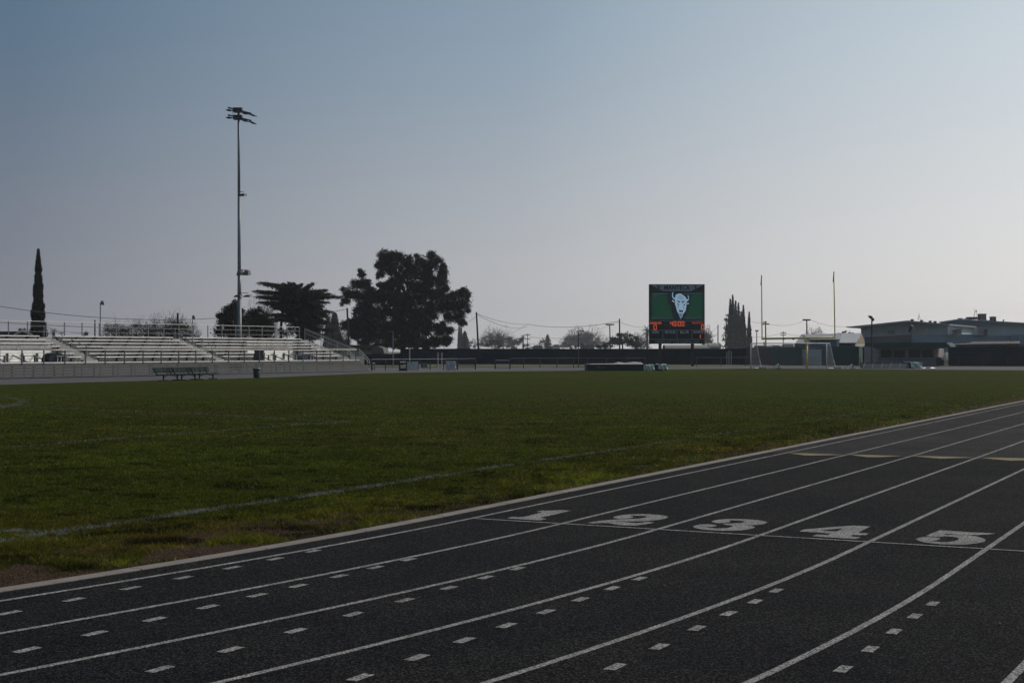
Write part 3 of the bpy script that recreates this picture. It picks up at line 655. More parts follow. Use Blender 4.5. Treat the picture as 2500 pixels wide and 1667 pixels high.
# ============================================================ LIGHT POLES
LH = 1.0
def lamp_head(mb, c, w, h, dpt, yaw, tilt=.35):
    h = h * LH
    c = np.array(c, float); f = np.array((math.sin(yaw), math.cos(yaw), 0)); s = np.array((f[1], -f[0], 0)); u = np.array((0, 0, 1.0))
    q = []
    for z_ in (-h / 2, h / 2):
        for a_, b_ in ((-w / 2, -dpt / 2), (w / 2, -dpt / 2), (w / 2, dpt / 2), (-w / 2, dpt / 2)):
            k = 1.0 if z_ < 0 else .7
            p = c + s * a_ * k + f * b_ * k + u * (z_ - tilt * b_); q.append(p)
    mb.hexa(q)
pZ = 128.0
pb = at(584.5, 856, pZ); pb[2] = 0
lp = thing('stadium_light_pole', pb, 'tall grey steel stadium light pole with eight lamps behind the bleachers', 'light pole')
def PZ(py): return at(584, py, pZ)[2]
z_top = PZ(264); mb = MB(); xt = at(582.3, 264, pZ)[0]
prof = [(0, 816 + 40, .43), (1, 800, .40), (2, 665, .30), (3, 480, .24), (4, 264, .17)]
pts = [np.array((at(584.8, 860, pZ)[0], pZ, 0))] + [at(x, y, pZ) for x, y in ((584.5, 730), (584.2, 665), (583.5, 480), (582.5, 264))]
rad = [.205, .175, .15, .125, .095]
for i in range(4): mb.tube(pts[i], pts[i + 1], rad[i], rad[i + 1], 14)
mb.build('pole', M_POLE, lp, True)
mb = MB(); a = at(574.5, 752, pZ); mb.box(a[0] - .12, a[0] + .12 + .1, pZ - .1, pZ + .3, 0.2, a[2]); mb.tube(at(573.5, 860, pZ), at(573.5, 752, pZ), .05)
mb.build('cable_duct', M_DARKSTEEL, lp)
LAMPS = (((553, 269.3, 569.5, 270.8), (570.5, 273.2, 590, 274.6), (591.5, 276.2, 610, 279.8), (610, 279.5, 627, 285)), ((553, 287.6, 569, 288.4), (571, 290, 590, 292.6), (591, 293.6, 610, 298), (611, 297.5, 625.5, 304)))
for k, (ya, yb) in enumerate(((263, 277.5), (281, 295))):
    la = at(557, ya, pZ + 1.5); lb = at(613, yb, pZ - 1.5)
    mb = MB().beam(la, lb, .08, .12); cc = at(583, (ya + yb) / 2, pZ); mb.box(cc[0] - .45, cc[0] + .3, pZ - .3, pZ + .3, cc[2] - .16, cc[2] + .22)
    arm = mb.build('crossarm', M_DARKSTEEL, lp)
    for j, (xa, ya_, xb, yb_) in enumerate(LAMPS[k]):
        p = la * (1 - (.04, .33, .66, .96)[j]) + lb * (.04, .33, .66, .96)[j]; q0 = at(xa, ya_, pZ - .2); q1 = at(xb, yb_, pZ - .45)
        MB().beam(q0 * .95 + q1 * .05, q0 * .12 + q1 * .88, .30, .085).beam(q0 * .8 + q1 * .2, q0 * .45 + q1 * .55, .22, .16).tube(p, q0 * .6 + q1 * .4, .04).build('lamp', M_FIXT, lp)
    MB().tube(at(567.5, 264 + 16 * k, pZ + .8), at(567.5, 280 + 4 * k, pZ + .8), .015).build('cable', M_DARKSTEEL, lp) if k == 0 else None
for py, pxs in ((476, ((594, .42, .22),)), (666, ((586, .40, .40), (603, .50, .40))), (722.5, ((582, .62, .16), (605, .60, .14)))):
    mb = MB(); p0 = at(584, py, pZ)
    for x, w_, h_ in pxs:
        c_ = at(x, py, pZ - .5); lamp_head(mb, c_, w_ * 1.15, h_, .5, R(200), .15)
    mb.beam(p0 + np.array((0, -.35, .24)), at(pxs[-1][0] + 1, py - 7, pZ - .5), .05, .05)
    mb.build('low_lamp', M_FIXT if py > 700 or py < 500 else mat('grey_lamp_housing', (.14, .14, .14), .6, .3, 0, .2, 3), lp)
MB().tube(at(443, 850, 1), at(443, 849, 1), .0001) if False else None

def small_pole(px, ytop, ybase, Z, r, label, arm=None, cat='light pole', mt=None, name='lamp_post'):
    b_ = at(px, ybase, Z); b_[2] = 0 if ybase > 856 else min(b_[2], 0); t_ = thing(name, b_, label, cat)
    tp_ = at(px, ytop, Z); MB().tube(b_, tp_, r * 1.1, r * .85, 8).build('pole', mt or M_DARKSTEEL, t_)
    if arm:
        e = at(px + arm, ytop + .4, Z); mb = MB().beam(tp_, e, r * 1.2, r * 1.2); sgn = 1 if arm > 0 else -1
        mb.build('arm', mt or M_DARKSTEEL, t_)
        MB().box(min(e[0], e[0] + sgn * .35), max(e[0], e[0] + sgn * .35), Z - .18, Z + .18, e[2] - .06, e[2] + .06).build('lamp', M_FIXT, t_)
    return t_, tp_
small_pole(959.5, 809, 897, 168, .055, 'grey lamp post with a left-pointing arm in front of the big dark tree', -7, mt=M_POLE)
small_pole(1412, 808, 897, 165, .06, 'dark lamp post with a short right-pointing arm before the long screen fence', 6)
t_, tp_ = small_pole(245, 741, 856, 125, .05, 'thin pole with single round floodlight rising behind the left bleachers', None, mt=M_POLE, name='floodlight_pole')
mb = MB(); lamp_head(mb, tp_ + np.array((.2, -.1, .05)), .26, .22, .3, R(150), .5); mb.tube(tp_, tp_ + np.array((.1, 0, .12)), .05); mb.build('lamp', M_FIXT, t_)
t_, tp_ = small_pole(470, 777, 856, 135, .035, 'short thin pole with small floodlight between bare tree and stadium pole', None, mt=M_POLE, name='floodlight_pole')
mb = MB(); lamp_head(mb, tp_ + np.array((.12, -.1, .1)), .22, .24, .3, R(150), .4); mb.build('lamp', M_FIXT, t_)
t_, tp_ = small_pole(2128.5, 779, 897, 175, .10, 'thick dark pole with two round floodlights beside the concession stand', None, name='floodlight_pole')
for x, y, k in ((2123, 773, -1), (2132, 778.5, 1)):
    c_ = at(x, y, 174.6); mb = MB(); mb.tube(c_ + np.array((0, .25, .05)), c_ + np.array((-.12 * k, -.25, -.1)), .12, .19, 12); mb.beam(tp_, c_, .09, .09); mb.build('floodlight', M_FIXT, t_, False)

# ============================================================ FAR-SIDE EQUIPMENT AND FENCES
# low black chain-link fence along the far track
def low_fence(pts, label, hm=1.05, mt=M_DARKSTEEL, toprail=M_POLE):
    g0 = [G(x, y) for x, y in pts]; t_ = thing('low_fence', g0[0], label, 'fence')
    for p in g0: MB().tube(p, p + np.array((0, 0, hm)), .045, n=8).build('post', mt, t_)
    mb = MB(); up_ = np.array((0, 0, 1.0))
    for a, b_ in zip(g0[:-1], g0[1:]): mb.tube(a + up_ * hm, b_ + up_ * hm, .014)
    mb.build('top_rail', toprail, t_)
    mb = MB()
    for a, b_ in zip(g0[:-1], g0[1:]):
        mb.tube(a + up_ * .08, b_ + up_ * .08, .018, n=4); L = np.linalg.norm(b_ - a); k = int(L / .42)
        for i in range(k):
            for s in (0, 1):
                p = a + (b_ - a) * (i + s) / k + up_ * .08; q = a + (b_ - a) * (i + 1 - s) / k + up_ * (hm - .02); mb.tube(p, q, .005, n=3, cap=False)
    mb.build('chain_link', mt, t_); return t_
low_fence([(907, 905.5), (941.5, 905), (975, 904.5), (1021, 903.5), (1050, 903), (1083, 902.5), (1115, 902), (1160, 900.5)], 'low chain link fence with pale top rail between bleachers and the tall screen', 1.06)
low_fence([(1245, 899.5), (1278, 899), (1318.5, 898.4), (1359.5, 898), (1400.5, 897.5), (1434, 897.2), (1480, 896.8), (1530, 896.5), (1575, 896)], 'low dark chain link fence running behind the landing mat', 1.06, toprail=M_DARKSTEEL)
low_fence([(1700, 895), (1760, 894.5), (1820, 894), (1880, 893.6), (1960, 893.4), (2030, 893.2), (2100, 893.2), (2200, 893.4), (2290, 894), (2340, 894), (2400, 894), (2460, 894.2), (2540, 894.5)], 'low dark chain link fence before the buildings on the right', 1.06, toprail=M_DARKSTEEL)

def screen_fence(pts, ytops, Z, label, m, depth_pts=None):
    """windscreen-covered tall fence; pts px x list, tops px y list; follows depth list Z"""
    t_ = thing('screen_fence', np.array((at(pts[0], 850, Z[0])[0], Z[0], 0)), label, 'fence')
    tops = [at(x, y, z) for x, y, z in zip(pts, ytops, Z)]
    for a, b_ in zip(tops[:-1], tops[1:]):
        k = max(1, int(abs(b_[0] - a[0]) / 3.0)); V = []
        for i in range(k + 1):
            q = i / k; p = a * (1 - q) + b_ * q; V += [(p[0], p[1] + .03 * math.sin(i * 2.1), -.06), (p[0], p[1] + .03 * math.sin(i * 1.3), p[2] - .03 * abs(math.sin(i * 1.7)))]
        mb = MB().add(V, [(2 * i, 2 * i + 2, 2 * i + 3, 2 * i + 1) for i in range(k)]); mb.build('screen_panel', m, t_)
        for i in range(k + 1):
            q = i / k; p = a * (1 - q) + b_ * q; mp_ = MB().tube((p[0], p[1] + .1, -.06), (p[0], p[1] + .1, p[2] + .05), .04, n=6)
            mp_.build('post', M_DARKSTEEL, t_)
    mb = MB()
    for a, b_ in zip(tops[:-1], tops[1:]): mb.tube(a + np.array((0, .1, -.02)), b_ + np.array((0, .1, -.02)), .025)
    mb.build('top_rail', M_DARKSTEEL, t_); return t_
screen_fence([985, 1115, 1400, 1700, 1832], [851.5, 851, 851.3, 851.2, 850.6], [212, 209, 205, 202, 200], 'long tall fence covered in dark blue-green screen behind the scoreboard', M_SCREEN)
screen_fence([890, 940, 985], [864.5, 864.5, 862], [198, 196, 194], 'dark low screen fence under the big tree', M_SCREEN)
screen_fence([1822, 1880], [848.5, 848], [196, 196], 'brown screened fence section behind the soccer goal net', M_SCREENB)
screen_fence([1879, 1972], [847, 846.5], [194, 194], 'green screened fence section behind the middle of the goal', M_SCREENG)
screen_fence([2006, 2098], [846, 845.5], [194, 194], 'green screened fence section right of the soccer goal', M_SCREENG)
screen_fence([2097, 2109], [846, 845.5], [193, 197], 'short pale green screen panel at the fence corner', mat('pale_green_screen', (.04, .075, .065), .85, .2, 0, .15, .5))
screen_fence([2316, 2420, 2540], [846.5, 846.5, 847], [186, 184, 181], 'dark screened fence at the right under the corrugated roof', M_SCREEN)
screen_fence([2107, 2141], [848.5, 848.5], [188, 188], 'black screened gap panel left of the concession stand', mat('black_screen', (.010, .012, .015), .9, .1))
# white container seen through the net
a = at(1973, 853, 190); b_ = at(2005.5, 853, 190); t_ = thing('storage_container', (a[0], 190, 0), 'grey storage container standing between green screens behind the goal', 'container')
MB().box(a[0], b_[0], 190, 196, -.02, a[2]).build('body', M_BOARD, t_)
mb = MB()
for k in range(9): x = a[0] + (b_[0] - a[0]) * (k + .5) / 9; mb.box(x - .04, x + .04, 189.96, 190 + .01, .15, a[2] - .1)
mb.build('door_ribs', M_BOARD, t_)
MB().box(b_[0] + .0, at(2007, 853, 193)[0], 193, 193.2, -.02, a[2] + .2).build('side_panel', M_SCREENG, t_)

# boards and frames leaning on the low fence
def panel(px0, px1, py0, py1, Zp, name, label, cat, m, thick=.04, legs=False):
    a = at(px0, py1, Zp); b_ = at(px1, py0, Zp); t_ = thing(name, ((a[0] + b_[0]) / 2, Zp, 0), label, cat)
    MB().prism([(a[0], Zp - .18, max(a[2], .02)), (b_[0], Zp - .18, max(a[2], .02)), (b_[0], Zp, b_[2]), (a[0], Zp, b_[2])], (0, thick, 0)).build('panel', m, t_)
    mb = MB().beam((a[0] + .03, Zp + .03, .0), (a[0] + .03, Zp + .06, b_[2] - .02), .04, .04).beam((b_[0] - .03, Zp + .03, 0), (b_[0] - .03, Zp + .06, b_[2] - .02), .04, .04)
    mb.build('frame', M_DARKSTEEL, t_); return t_
zf_ = 3600 * H / (904 - HOR)
panel(995.5, 1004, 883.5, 901.5, 136, 'sign_board', 'narrow grey board leaning on the low fence beside a wider grey board', 'board', M_BOARD)
panel(1005, 1020, 882.5, 904, 135.5, 'sign_board', 'wide grey board leaning on the low fence beside a narrow grey board', 'board', M_BOARD)
panel(1028, 1033.5, 884.5, 896, 152, 'sign_board', 'small dark board standing behind the low fence', 'board', mat('dark_board', (.055, .06, .07), .7, .3))
panel(1034, 1043, 885, 898, 151, 'sign_board', 'small light board standing behind the low fence', 'board', mat('mid_board', (.12, .125, .14), .7, .3))
# silver tarpaulin with folds hung on the fence
a = at(1088.5, 902, 138.5); b_ = at(1114, 881, 138.5); t_ = thing('tarpaulin', ((a[0] + b_[0]) / 2, 138.5, 0), 'crumpled silver tarpaulin hung over the low fence', 'tarpaulin')
V = []; nx, nz_ = 16, 10
for j in range(nz_ + 1):
    for i in range(nx + 1):
        x = a[0] + (b_[0] - a[0]) * i / nx + .04 * math.sin(j * 1.1); z = .02 + (b_[2] - .02) * j / nz_ + (.03 * math.sin(i * 1.9) if j in (0, nz_) else 0)
        V.append((x, 138.3 - .10 * math.sin(i * 1.3 + j * .5) * (1 - j / nz_ * .6) - .05 * math.sin(i * 2.9 - j), z))
MB().add(V, [(j * (nx + 1) + i, j * (nx + 1) + i + 1, (j + 1) * (nx + 1) + i + 1, (j + 1) * (nx + 1) + i) for j in range(nz_) for i in range(nx)]).build('sheet', M_TARP, t_, True)
# timing stand / hurdle cart
def cart(px0, px1, py0, py1, Zc, rails, label, name='equipment_rack', base=None, thick=.1):
    a = at(px0, py1, Zc); b_ = at(px1, py0, Zc); t_ = thing(name, ((a[0] + b_[0]) / 2, Zc, 0), label, 'rack')
    for x in (a[0], b_[0]): MB().box(x - thick / 2, x + thick / 2, Zc - .3, Zc + .3, 0, b_[2]).build('upright', M_DARKSTEEL, t_)
    for py, m, hh in rails:
        z = at(px0, py, Zc)[2]; MB().box(a[0] + thick / 2, b_[0] - thick / 2, Zc - .32, Zc + .28, z - hh, z + hh).build('shelf', m, t_)
    return t_
cart(976.5, 993, 882, 905, 135, [(883.5, M_WHITE, .05), (887.5, M_DARKSTEEL, .07), (898, M_BOARD, .04), (902, M_BIN, .10)], 'black rack with white top bar standing at the low fence')
cart(1209, 1245, 878.5, 899.5, 150, [(879.2, M_GALV, .04), (889, M_GALV, .035), (899, M_GALV, .03)], 'open dark rack with three pale rails by the far track', thick=.12)
cart(1117, 1161, 881, 902, 145, [(881.5, M_DARKSTEEL, .03), (891.5, M_DARKSTEEL, .03)], 'low black open gate frame beside the tarpaulin', thick=.10)
cart(909.5, 914.5, 886, 896, 140, [(886.8, M_WHITE, .05), (894.8, M_WHITE, .05)], 'tiny black stand with two white bars beside the bleacher stairs', thick=.05)
def thin_post(px, y0, y1, Zp, label, r=.05, m=M_GALV, group=None, cat='post'):
    b_ = at(px, y1, Zp); b_[2] = 0; t = at(px, y0, Zp); mb = MB().tube(b_, t, r, n=8).tube(t, t + np.array((0, 0, .04)), r * 1.25, r * .6, n=8).tube(b_, b_ + np.array((0, 0, .05)), r * 2, r * 1.2, n=8)
    o = mb.build('training_post' if cat == 'post' else 'pole', m, None); return tag(o, label, cat, group)
thin_post(1000, 850, 898, 170, 'slim pale post just left of the grey boards, tallest by the big tree', .06)
thin_post(1069, 862, 899, 165, 'left one of two slim pale posts near the silver tarpaulin', .06)
thin_post(1078.5, 862, 899, 165, 'right one of two slim pale posts near the silver tarpaulin', .06)
for x, y, l in ((1774.5, 860, 'left'), (1779.5, 856, 'middle'), (1785, 858, 'right')):
    thin_post(x, y, 892, 186, f'{l} one of three slim pale posts between scoreboard and goal', .045)

# landing mat
t_ = thing('landing_mat', G(1500, 904), 'long dark green high jump landing mat under a pale top cover', 'landing mat')
Zm = G(1434, 905.2)[1]; x0 = at(1434, 890, Zm)[0]; x1 = at(1571.5, 890, Zm)[0]; zt_ = at(1434, 889.2, Zm)[2]
mb = MB().box(x0, x1, Zm, Zm + 5, .0, zt_ - .1); mb.box(x0 - .04, x1 + .02, Zm - .03, Zm + 5.03, zt_ - .1, zt_); mb.build('foam_body', M_MAT, t_)
V = []; nx = 40; prof = [(0, 0), (.1, .01), (.32, .02), (.5, .04), (.53, .16), (.56, .18), (.6, .15), (.7, .10), (.85, .20), (1.0, .14)]
for i in range(nx + 1):
    q = i / nx; h_ = np.interp(q, [p[0] for p in prof], [p[1] for p in prof]) + .012 * math.sin(i * 2.3)
    for j, (yy, zz_) in enumerate(((-.05, -.02 - (.10 * max(0, (q - .55)) * 2)), (.3, .05), (2.5, 1), (4.7, .6), (5.0, -.05))):
        V.append((x0 + (x1 - x0) * (.05 + .95 * q), Zm + yy, zt_ + .02 + (h_ * zz_ if zz_ > 0 else zz_)))
MB().add(V, [(i * 5 + j, (i + 1) * 5 + j, (i + 1) * 5 + j + 1, i * 5 + j + 1) for i in range(nx) for j in range(4)]).build('top_cover', M_MATTOP, t_, True)
def drape(px0, px1, py0, py1, Zd, parent, name, m, fold=7):
    a = at(px0, py1, Zd); b_ = at(px1, py0, Zd); V = []; nx, nz_ = 24, 8
    for j in range(nz_ + 1):
        for i in range(nx + 1):
            q = i / nx; r_ = j / nz_
            V.append((a[0] + (b_[0] - a[0]) * q, Zd - .02 - .09 * math.sin(fold * q * 3.1 + 4 * r_) * (1 - .5 * r_), max(a[2], .03) + (b_[2] - max(a[2], .03)) * r_ + .05 * math.sin(q * 9) * (r_ if j else 1)))
    k = len(V)
    for i in range(nx + 1): V.append((V[nz_ * (nx + 1) + i][0], Zd + 3, V[nz_ * (nx + 1) + i][2]))
    fs = [(j * (nx + 1) + i, j * (nx + 1) + i + 1, (j + 1) * (nx + 1) + i + 1, (j + 1) * (nx + 1) + i) for j in range(nz_) for i in range(nx)] + [(nz_ * (nx + 1) + i, nz_ * (nx + 1) + i + 1, k + i + 1, k + i) for i in range(nx)]
    return MB().add(V, fs).build(name, m, parent, True)
drape(1571.7, 1598, 891, 903.5, Zm + .3, t_, 'draped_cover', M_COVER)
t2 = thing('foam_block', G(1612, 902), 'short dark green foam block half hidden by a crumpled pale cover', 'foam block')
xa = at(1598, 890, Zm + 1.2)[0]; xb = at(1629, 890, Zm + 1.2)[0]
MB().box(xa, xb, Zm + 1.2, Zm + 3.6, .12, at(1600, 890.5, Zm + 1.2)[2]).build('foam_body', M_MAT, t2)
MB().box(xa + .1, xb - .1, Zm + 1.3, Zm + 3.4, 0, .12).build('pallet', M_WOOD, t2)
drape(1607.5, 1630.5, 889.5, 902, Zm + 1.1, t2, 'draped_cover', M_COVER, 5)

# long green equipment box with five framed panels, and pale cover beside it
Ze = G(2104, 899.6)[1]; t_ = thing('mat_rack', G(2165, 899.6), 'long low dark green rack of five slanted framed panels', 'rack')
def EP(px, py, dy=0): 
    p = at(px, py, Ze + dy); return p
mb = MB().prism([EP(2104, 884.5, 1.2), EP(2223, 884.5, 1.2), EP(2223, 899.3), EP(2106, 899.3)], (0, .9, 0)); mb.build('body', M_MAT, t_)
M_FR = mat('bluegrey_frame', (.13, .18, .20), .6, .4)
mb = MB().beam(EP(2106, 884.7, 1.1), EP(2224, 884.7, 1.1), .08, .07).beam(EP(2106, 899, -.03), EP(2218, 899, -.03), .06, .06); mb.build('frame_rail', M_FR, t_)
for xt, xb in ((2112, 2107), (2133, 2129.5), (2155, 2151), (2177, 2172), (2199, 2194.5), (2221.5, 2217)):
    MB().beam(EP(xt, 884.8, 1.12), EP(xb, 899, -.03), .07, .05).build('slat_frame', M_FR, t_)
t2 = thing('covered_mat', G(2237, 899.5), 'short mat under pale green cover at the right end of green rack', 'covered mat')
a = at(2224, 899, Ze + .2); b_ = at(2251, 885.5, Ze + .2)
MB().box(a[0], b_[0], Ze + .3, Ze + 2.6, .02, b_[2]).build('foam_body', M_MAT, t2); drape(2223.5, 2252, 885, 899, Ze + .2, t2, 'cover', M_COVER, 3)
mb = MB(); V = []
for i in range(15):
    q = i / 14; p = G(2254 + 34 * q, 899.6 - .3 * math.sin(q * 9)); V += [p + np.array((0, -.25 * math.sin(q * 3.14), .02)), p + np.array((0, .2, .05 + .10 * abs(math.sin(q * 7)))), p + np.array((0, .5, .02))]
o = mb.add(V, [(3 * i + j, 3 * i + 3 + j, 3 * i + 4 + j, 3 * i + 1 + j) for i in range(14) for j in (0, 1)]).build('plastic_sheet', M_WHITE); tag(o, 'crumpled white plastic sheet lying on the ground right of covered mat', 'plastic sheet')
# white bars on the grass edge
for (xa, ya, xb, yb), l in (((1884.6, 899.2, 1900.2, 889), 'slanting white bar propped under the football goalpost'), ((2061, 900.2, 2081, 889.3), 'slanting white bar propped on a dark stand left of green rack')):
    a = at(xa, ya, 152); a[2] = .02; b_ = at(xb, yb, 151.5); t_ = thing('hurdle_bar', (a[0], 152, 0), l, 'bar')
    MB().beam(a, b_, .06, .13).build('bar', M_WHITE, t_)
    MB().tube((b_[0] + .06, 151.6, 0), (b_[0] + .06, 151.6, b_[2] + .12), .05, n=6).tube((b_[0] - .25, 151.6, .03), (b_[0] + .35, 151.6, .03), .035, n=6).build('stand', M_DARKSTEEL, t_)
# ============================================================ SCOREBOARD
SBZ = 179.0
M_CAB = mat('scoreboard_cabinet', (.012, .020, .024), .55, .4, 0, .15, .6)
M_CABG = mat('scoreboard_green_panel', (.010, .026, .024), .6, .4, 0, .1, .6)
M_LINE = mat('scoreboard_light_line', (.22, .28, .28), .6, .3, 0, .05)
M_HEAD = mat('scoreboard_header', (.27, .33, .37), .6, .3, 0, .08, 2)
M_TXT = mat('scoreboard_grey_lettering', (.55, .62, .66), .6, .3, 0, .05)
M_DIM = mat('scoreboard_dim_lettering', (.15, .18, .19), .6, .3, 0, .05)
def emi(name, col, s):
    m, t, b = newmat(name); b.inputs['Base Color'].default_value = (*[c * .3 for c in col], 1); b.inputs['Emission Color'].default_value = (*col, 1); b.inputs['Emission Strength'].default_value = s; b.inputs['Roughness'].default_value = .6
    return m
E_LED = emi('lit_orange_led', (1.0, .15, .04), .60); E_LED2 = emi('dim_orange_led', (1.0, .12, .035), .34); E_DOT = emi('lit_pale_led', (1, .5, .3), .6)
E_BIS = emi('lit_screen_pale_blue', (.30, .45, .58), .62); E_BIS2 = emi('lit_screen_blue', (.20, .36, .50), .62)
E_GRN = emi('lit_screen_green', (.002, .042, .020), .6); E_BLK = emi('lit_screen_black', (.004, .009, .015), .6); E_BAR = emi('lit_screen_bar', (.05, .10, .10), .6)
M_UNLIT = mat('unlit_led_window', (.006, .010, .011), .5, .4)
def W6(x, y, dy=0): return at(1580 + x / 16.22, 690 + y / 16.22, SBZ - dy)
def W7(x, y, dy=0): return at(1580 + x / 16.22, 780 + y / 16.22, SBZ - dy)
legz = 0
sb = thing('scoreboard', (at(1653, 893, SBZ)[0], SBZ, 0), 'large dark green video scoreboard on two posts with orange digits', 'scoreboard')
a = at(1585.6, 839.2, SBZ); b_ = at(1720.4, 693.8, SBZ)
MB().box(a[0], b_[0], SBZ, SBZ + .9, a[2], b_[2]).build('cabinet', M_CAB, sb)
for x0, x1 in ((1609, 1616), (1688, 1695)): MB().box(at(x0, 893, SBZ)[0], at(x1, 893, SBZ)[0], SBZ + .3, SBZ + .7, -.06, a[2]).build('post', M_DARKSTEEL, sb)
def flat(W, pts, name, m, dy=.02, th=.012, parent=None):
    q = [W(x, y, dy) for x, y in pts]
    return MB().prism(q, (0, th, 0)).build(name, m, parent or sb)
def rect(x0, y0, x1, y1): return [(x0, y0), (x1, y0), (x1, y1), (x0, y1)]
# header
head = flat(W6, [(130, 85), (2240, 85), (1740, 335), (640, 335)], 'header_panel', M_HEAD)
def text(W, s, x0, y0, x1, y1, m, name, dy=.04, bold=.0, parent=None, shear=0, outline=False):
    cu = bpy.data.curves.new('tmp', 'FONT'); cu.body = s; cu.extrude = .0; cu.offset = bold; cu.space_character = 1.1; cu.shear = shear; cu.resolution_u = 3
    if outline: cu.fill_mode = 'NONE'; cu.bevel_depth = .028; cu.bevel_resolution = 0
    o = bpy.data.objects.new('tmp', cu); scene.collection.objects.link(o)
    dg = bpy.context.evaluated_depsgraph_get(); me = o.evaluated_get(dg).to_mesh()
    co = np.array([v.co[:] for v in me.vertices]); fs = [tuple(p.vertices) for p in me.polygons]
    mn, mx = co.min(0), co.max(0)
    q = [W(x0 + (c[0] - mn[0]) / (mx[0] - mn[0]) * (x1 - x0), y1 - (c[1] - mn[1]) / (mx[1] - mn[1]) * (y1 - y0), dy) + np.array((0, -.3 * c[2], 0)) for c in co]
    o.evaluated_get(dg).to_mesh_clear(); bpy.data.objects.remove(o); bpy.data.curves.remove(cu)
    return MB().add(q, fs).build(name, m, parent or sb)
text(W6, 'MANTECA', 680, 105, 1690, 295, M_CAB, 'lettering', .04, .03, head)
HEADP = [(1130,500),(1145,470),(1185,450),(1215,460),(1235,435),(1265,428),(1290,440),(1330,430),(1355,445),(1370,465),(1400,470),(1440,510),(1490,545),(1530,590),(1550,640),(1560,740),(1560,830),(1555,900),(1548,960),(1540,1000),(1535,1060),(1520,1110),(1495,1160),(1465,1185),(1440,1230),(1410,1255),(1370,1240),(1345,1225),(1310,1235),(1285,1250),(1270,1230),(1245,1205),(1230,1215),(1215,1170),(1195,1160),(1175,1100),(1160,1040),(1145,980),(1130,910),(1105,860),(1095,820),(1105,770),(1100,720),(1108,660),(1110,580)]
HORNL = [(1030,375),(1000,395),(985,450),(985,530),(1005,590),(1050,650),(1100,675),(1112,600),(1060,600),(1035,560),(1022,500),(1022,430),(1042,385)]
HORNR = [(1610,495),(1598,510),(1625,560),(1630,620),(1612,670),(1580,645),(1550,640),(1560,748),(1600,735),(1640,690),(1657,620),(1650,560),(1632,515)]
EARL = [(970,700),(1010,695),(1050,715),(1085,745),(1070,780),(1030,765),(990,735)]
EARR = [(1580,800),(1620,805),(1660,800),(1645,845),(1610,865),(1575,845)]
for (ox, oy) in ((455, 100), (1915, 100)):     # two small bison heads on the header
    sc_ = .20; f_ = lambda pts: [((x - 1320) * sc_ + ox, (y - 400) * sc_ + oy) for x, y in pts]
    q = MB()
    for pts in (HEADP, HORNL, HORNR): q.prism([W6(x, y, .035) for x, y in f_(pts)], (0, .008, 0))
    q.build('small_bison_mark', mat('header_mark', (.08, .10, .12), .6, .3), head)
# video screen
scr = flat(W6, rect(125, 350, 2235, 1490), 'video_screen', E_BLK, .02)
flat(W6, [(185, 470), (790, 470), (810, 800), (900, 920), (1030, 1385), (185, 1385)], 'screen_green_field', E_GRN, .035, .01, scr)
flat(W6, [(1490, 1385), (1680, 950), (1700, 870), (1740, 470), (2190, 470), (2190, 1385)], 'screen_green_field', E_GRN, .035, .01, scr)
for x0, x1, y in ((180, 840, 437), (1450, 2190, 433), (185, 1045, 1410), (1465, 2185, 1404)): flat(W6, rect(x0, y - 11, x1, y + 11), 'screen_bar', E_BAR, .04, .01, scr)
mb = MB()
for pts in (HEADP, HORNL, HORNR, EARL, EARR, [(1250,1225),(1290,1318),(1320,1330),(1345,1340),(1345,1430),(1325,1425),(1300,1352),(1265,1312),(1243,1240)], [(1308,1262),(1412,1285),(1388,1366),(1364,1360),(1372,1312),(1308,1285)]):
    mb.prism([W6(x, y, .055) for x, y in pts], (0, .01, 0))
bis = mb.build('bison_emblem', E_BIS, scr)
flat(W6, [(1190, 600), (1215, 520), (1270, 480), (1340, 490), (1420, 560), (1470, 640), (1400, 690), (1300, 690), (1230, 650)], 'forehead', E_BIS2, .06, .004, scr)
mb = MB()
for pts in ([(1165,650),(1200,690),(1260,730),(1315,740),(1290,785),(1250,790),(1215,740),(1190,700)], [(1515,695),(1470,725),(1410,735),(1350,735),(1370,770),(1420,808),(1450,770),(1490,730)],
    [(1268,850),(1250,900),(1228,960),(1240,1040),(1222,1000),(1212,960),(1235,890),(1180,850),(1175,840)], [(1405,850),(1425,900),(1455,960),(1455,1040),(1442,1050),(1440,960),(1420,900)],
    [(1270,1070),(1300,1080),(1345,1102),(1390,1075),(1420,1120),(1400,1190),(1375,1170),(1350,1150),(1320,1165),(1300,1200),(1275,1150),(1265,1100)],
    [(1290,1262),(1345,1232),(1405,1262),(1380,1275),(1340,1262),(1305,1278)], [(1140,765),(1200,800),(1235,830),(1190,815)], [(1530,815),(1480,835),(1440,880),(1500,885),(1470,905),(1435,890)]):
    mb.prism([W6(x, y, .066) for x, y in pts], (0, .004, 0))
mb.build('dark_markings', E_BLK, scr)
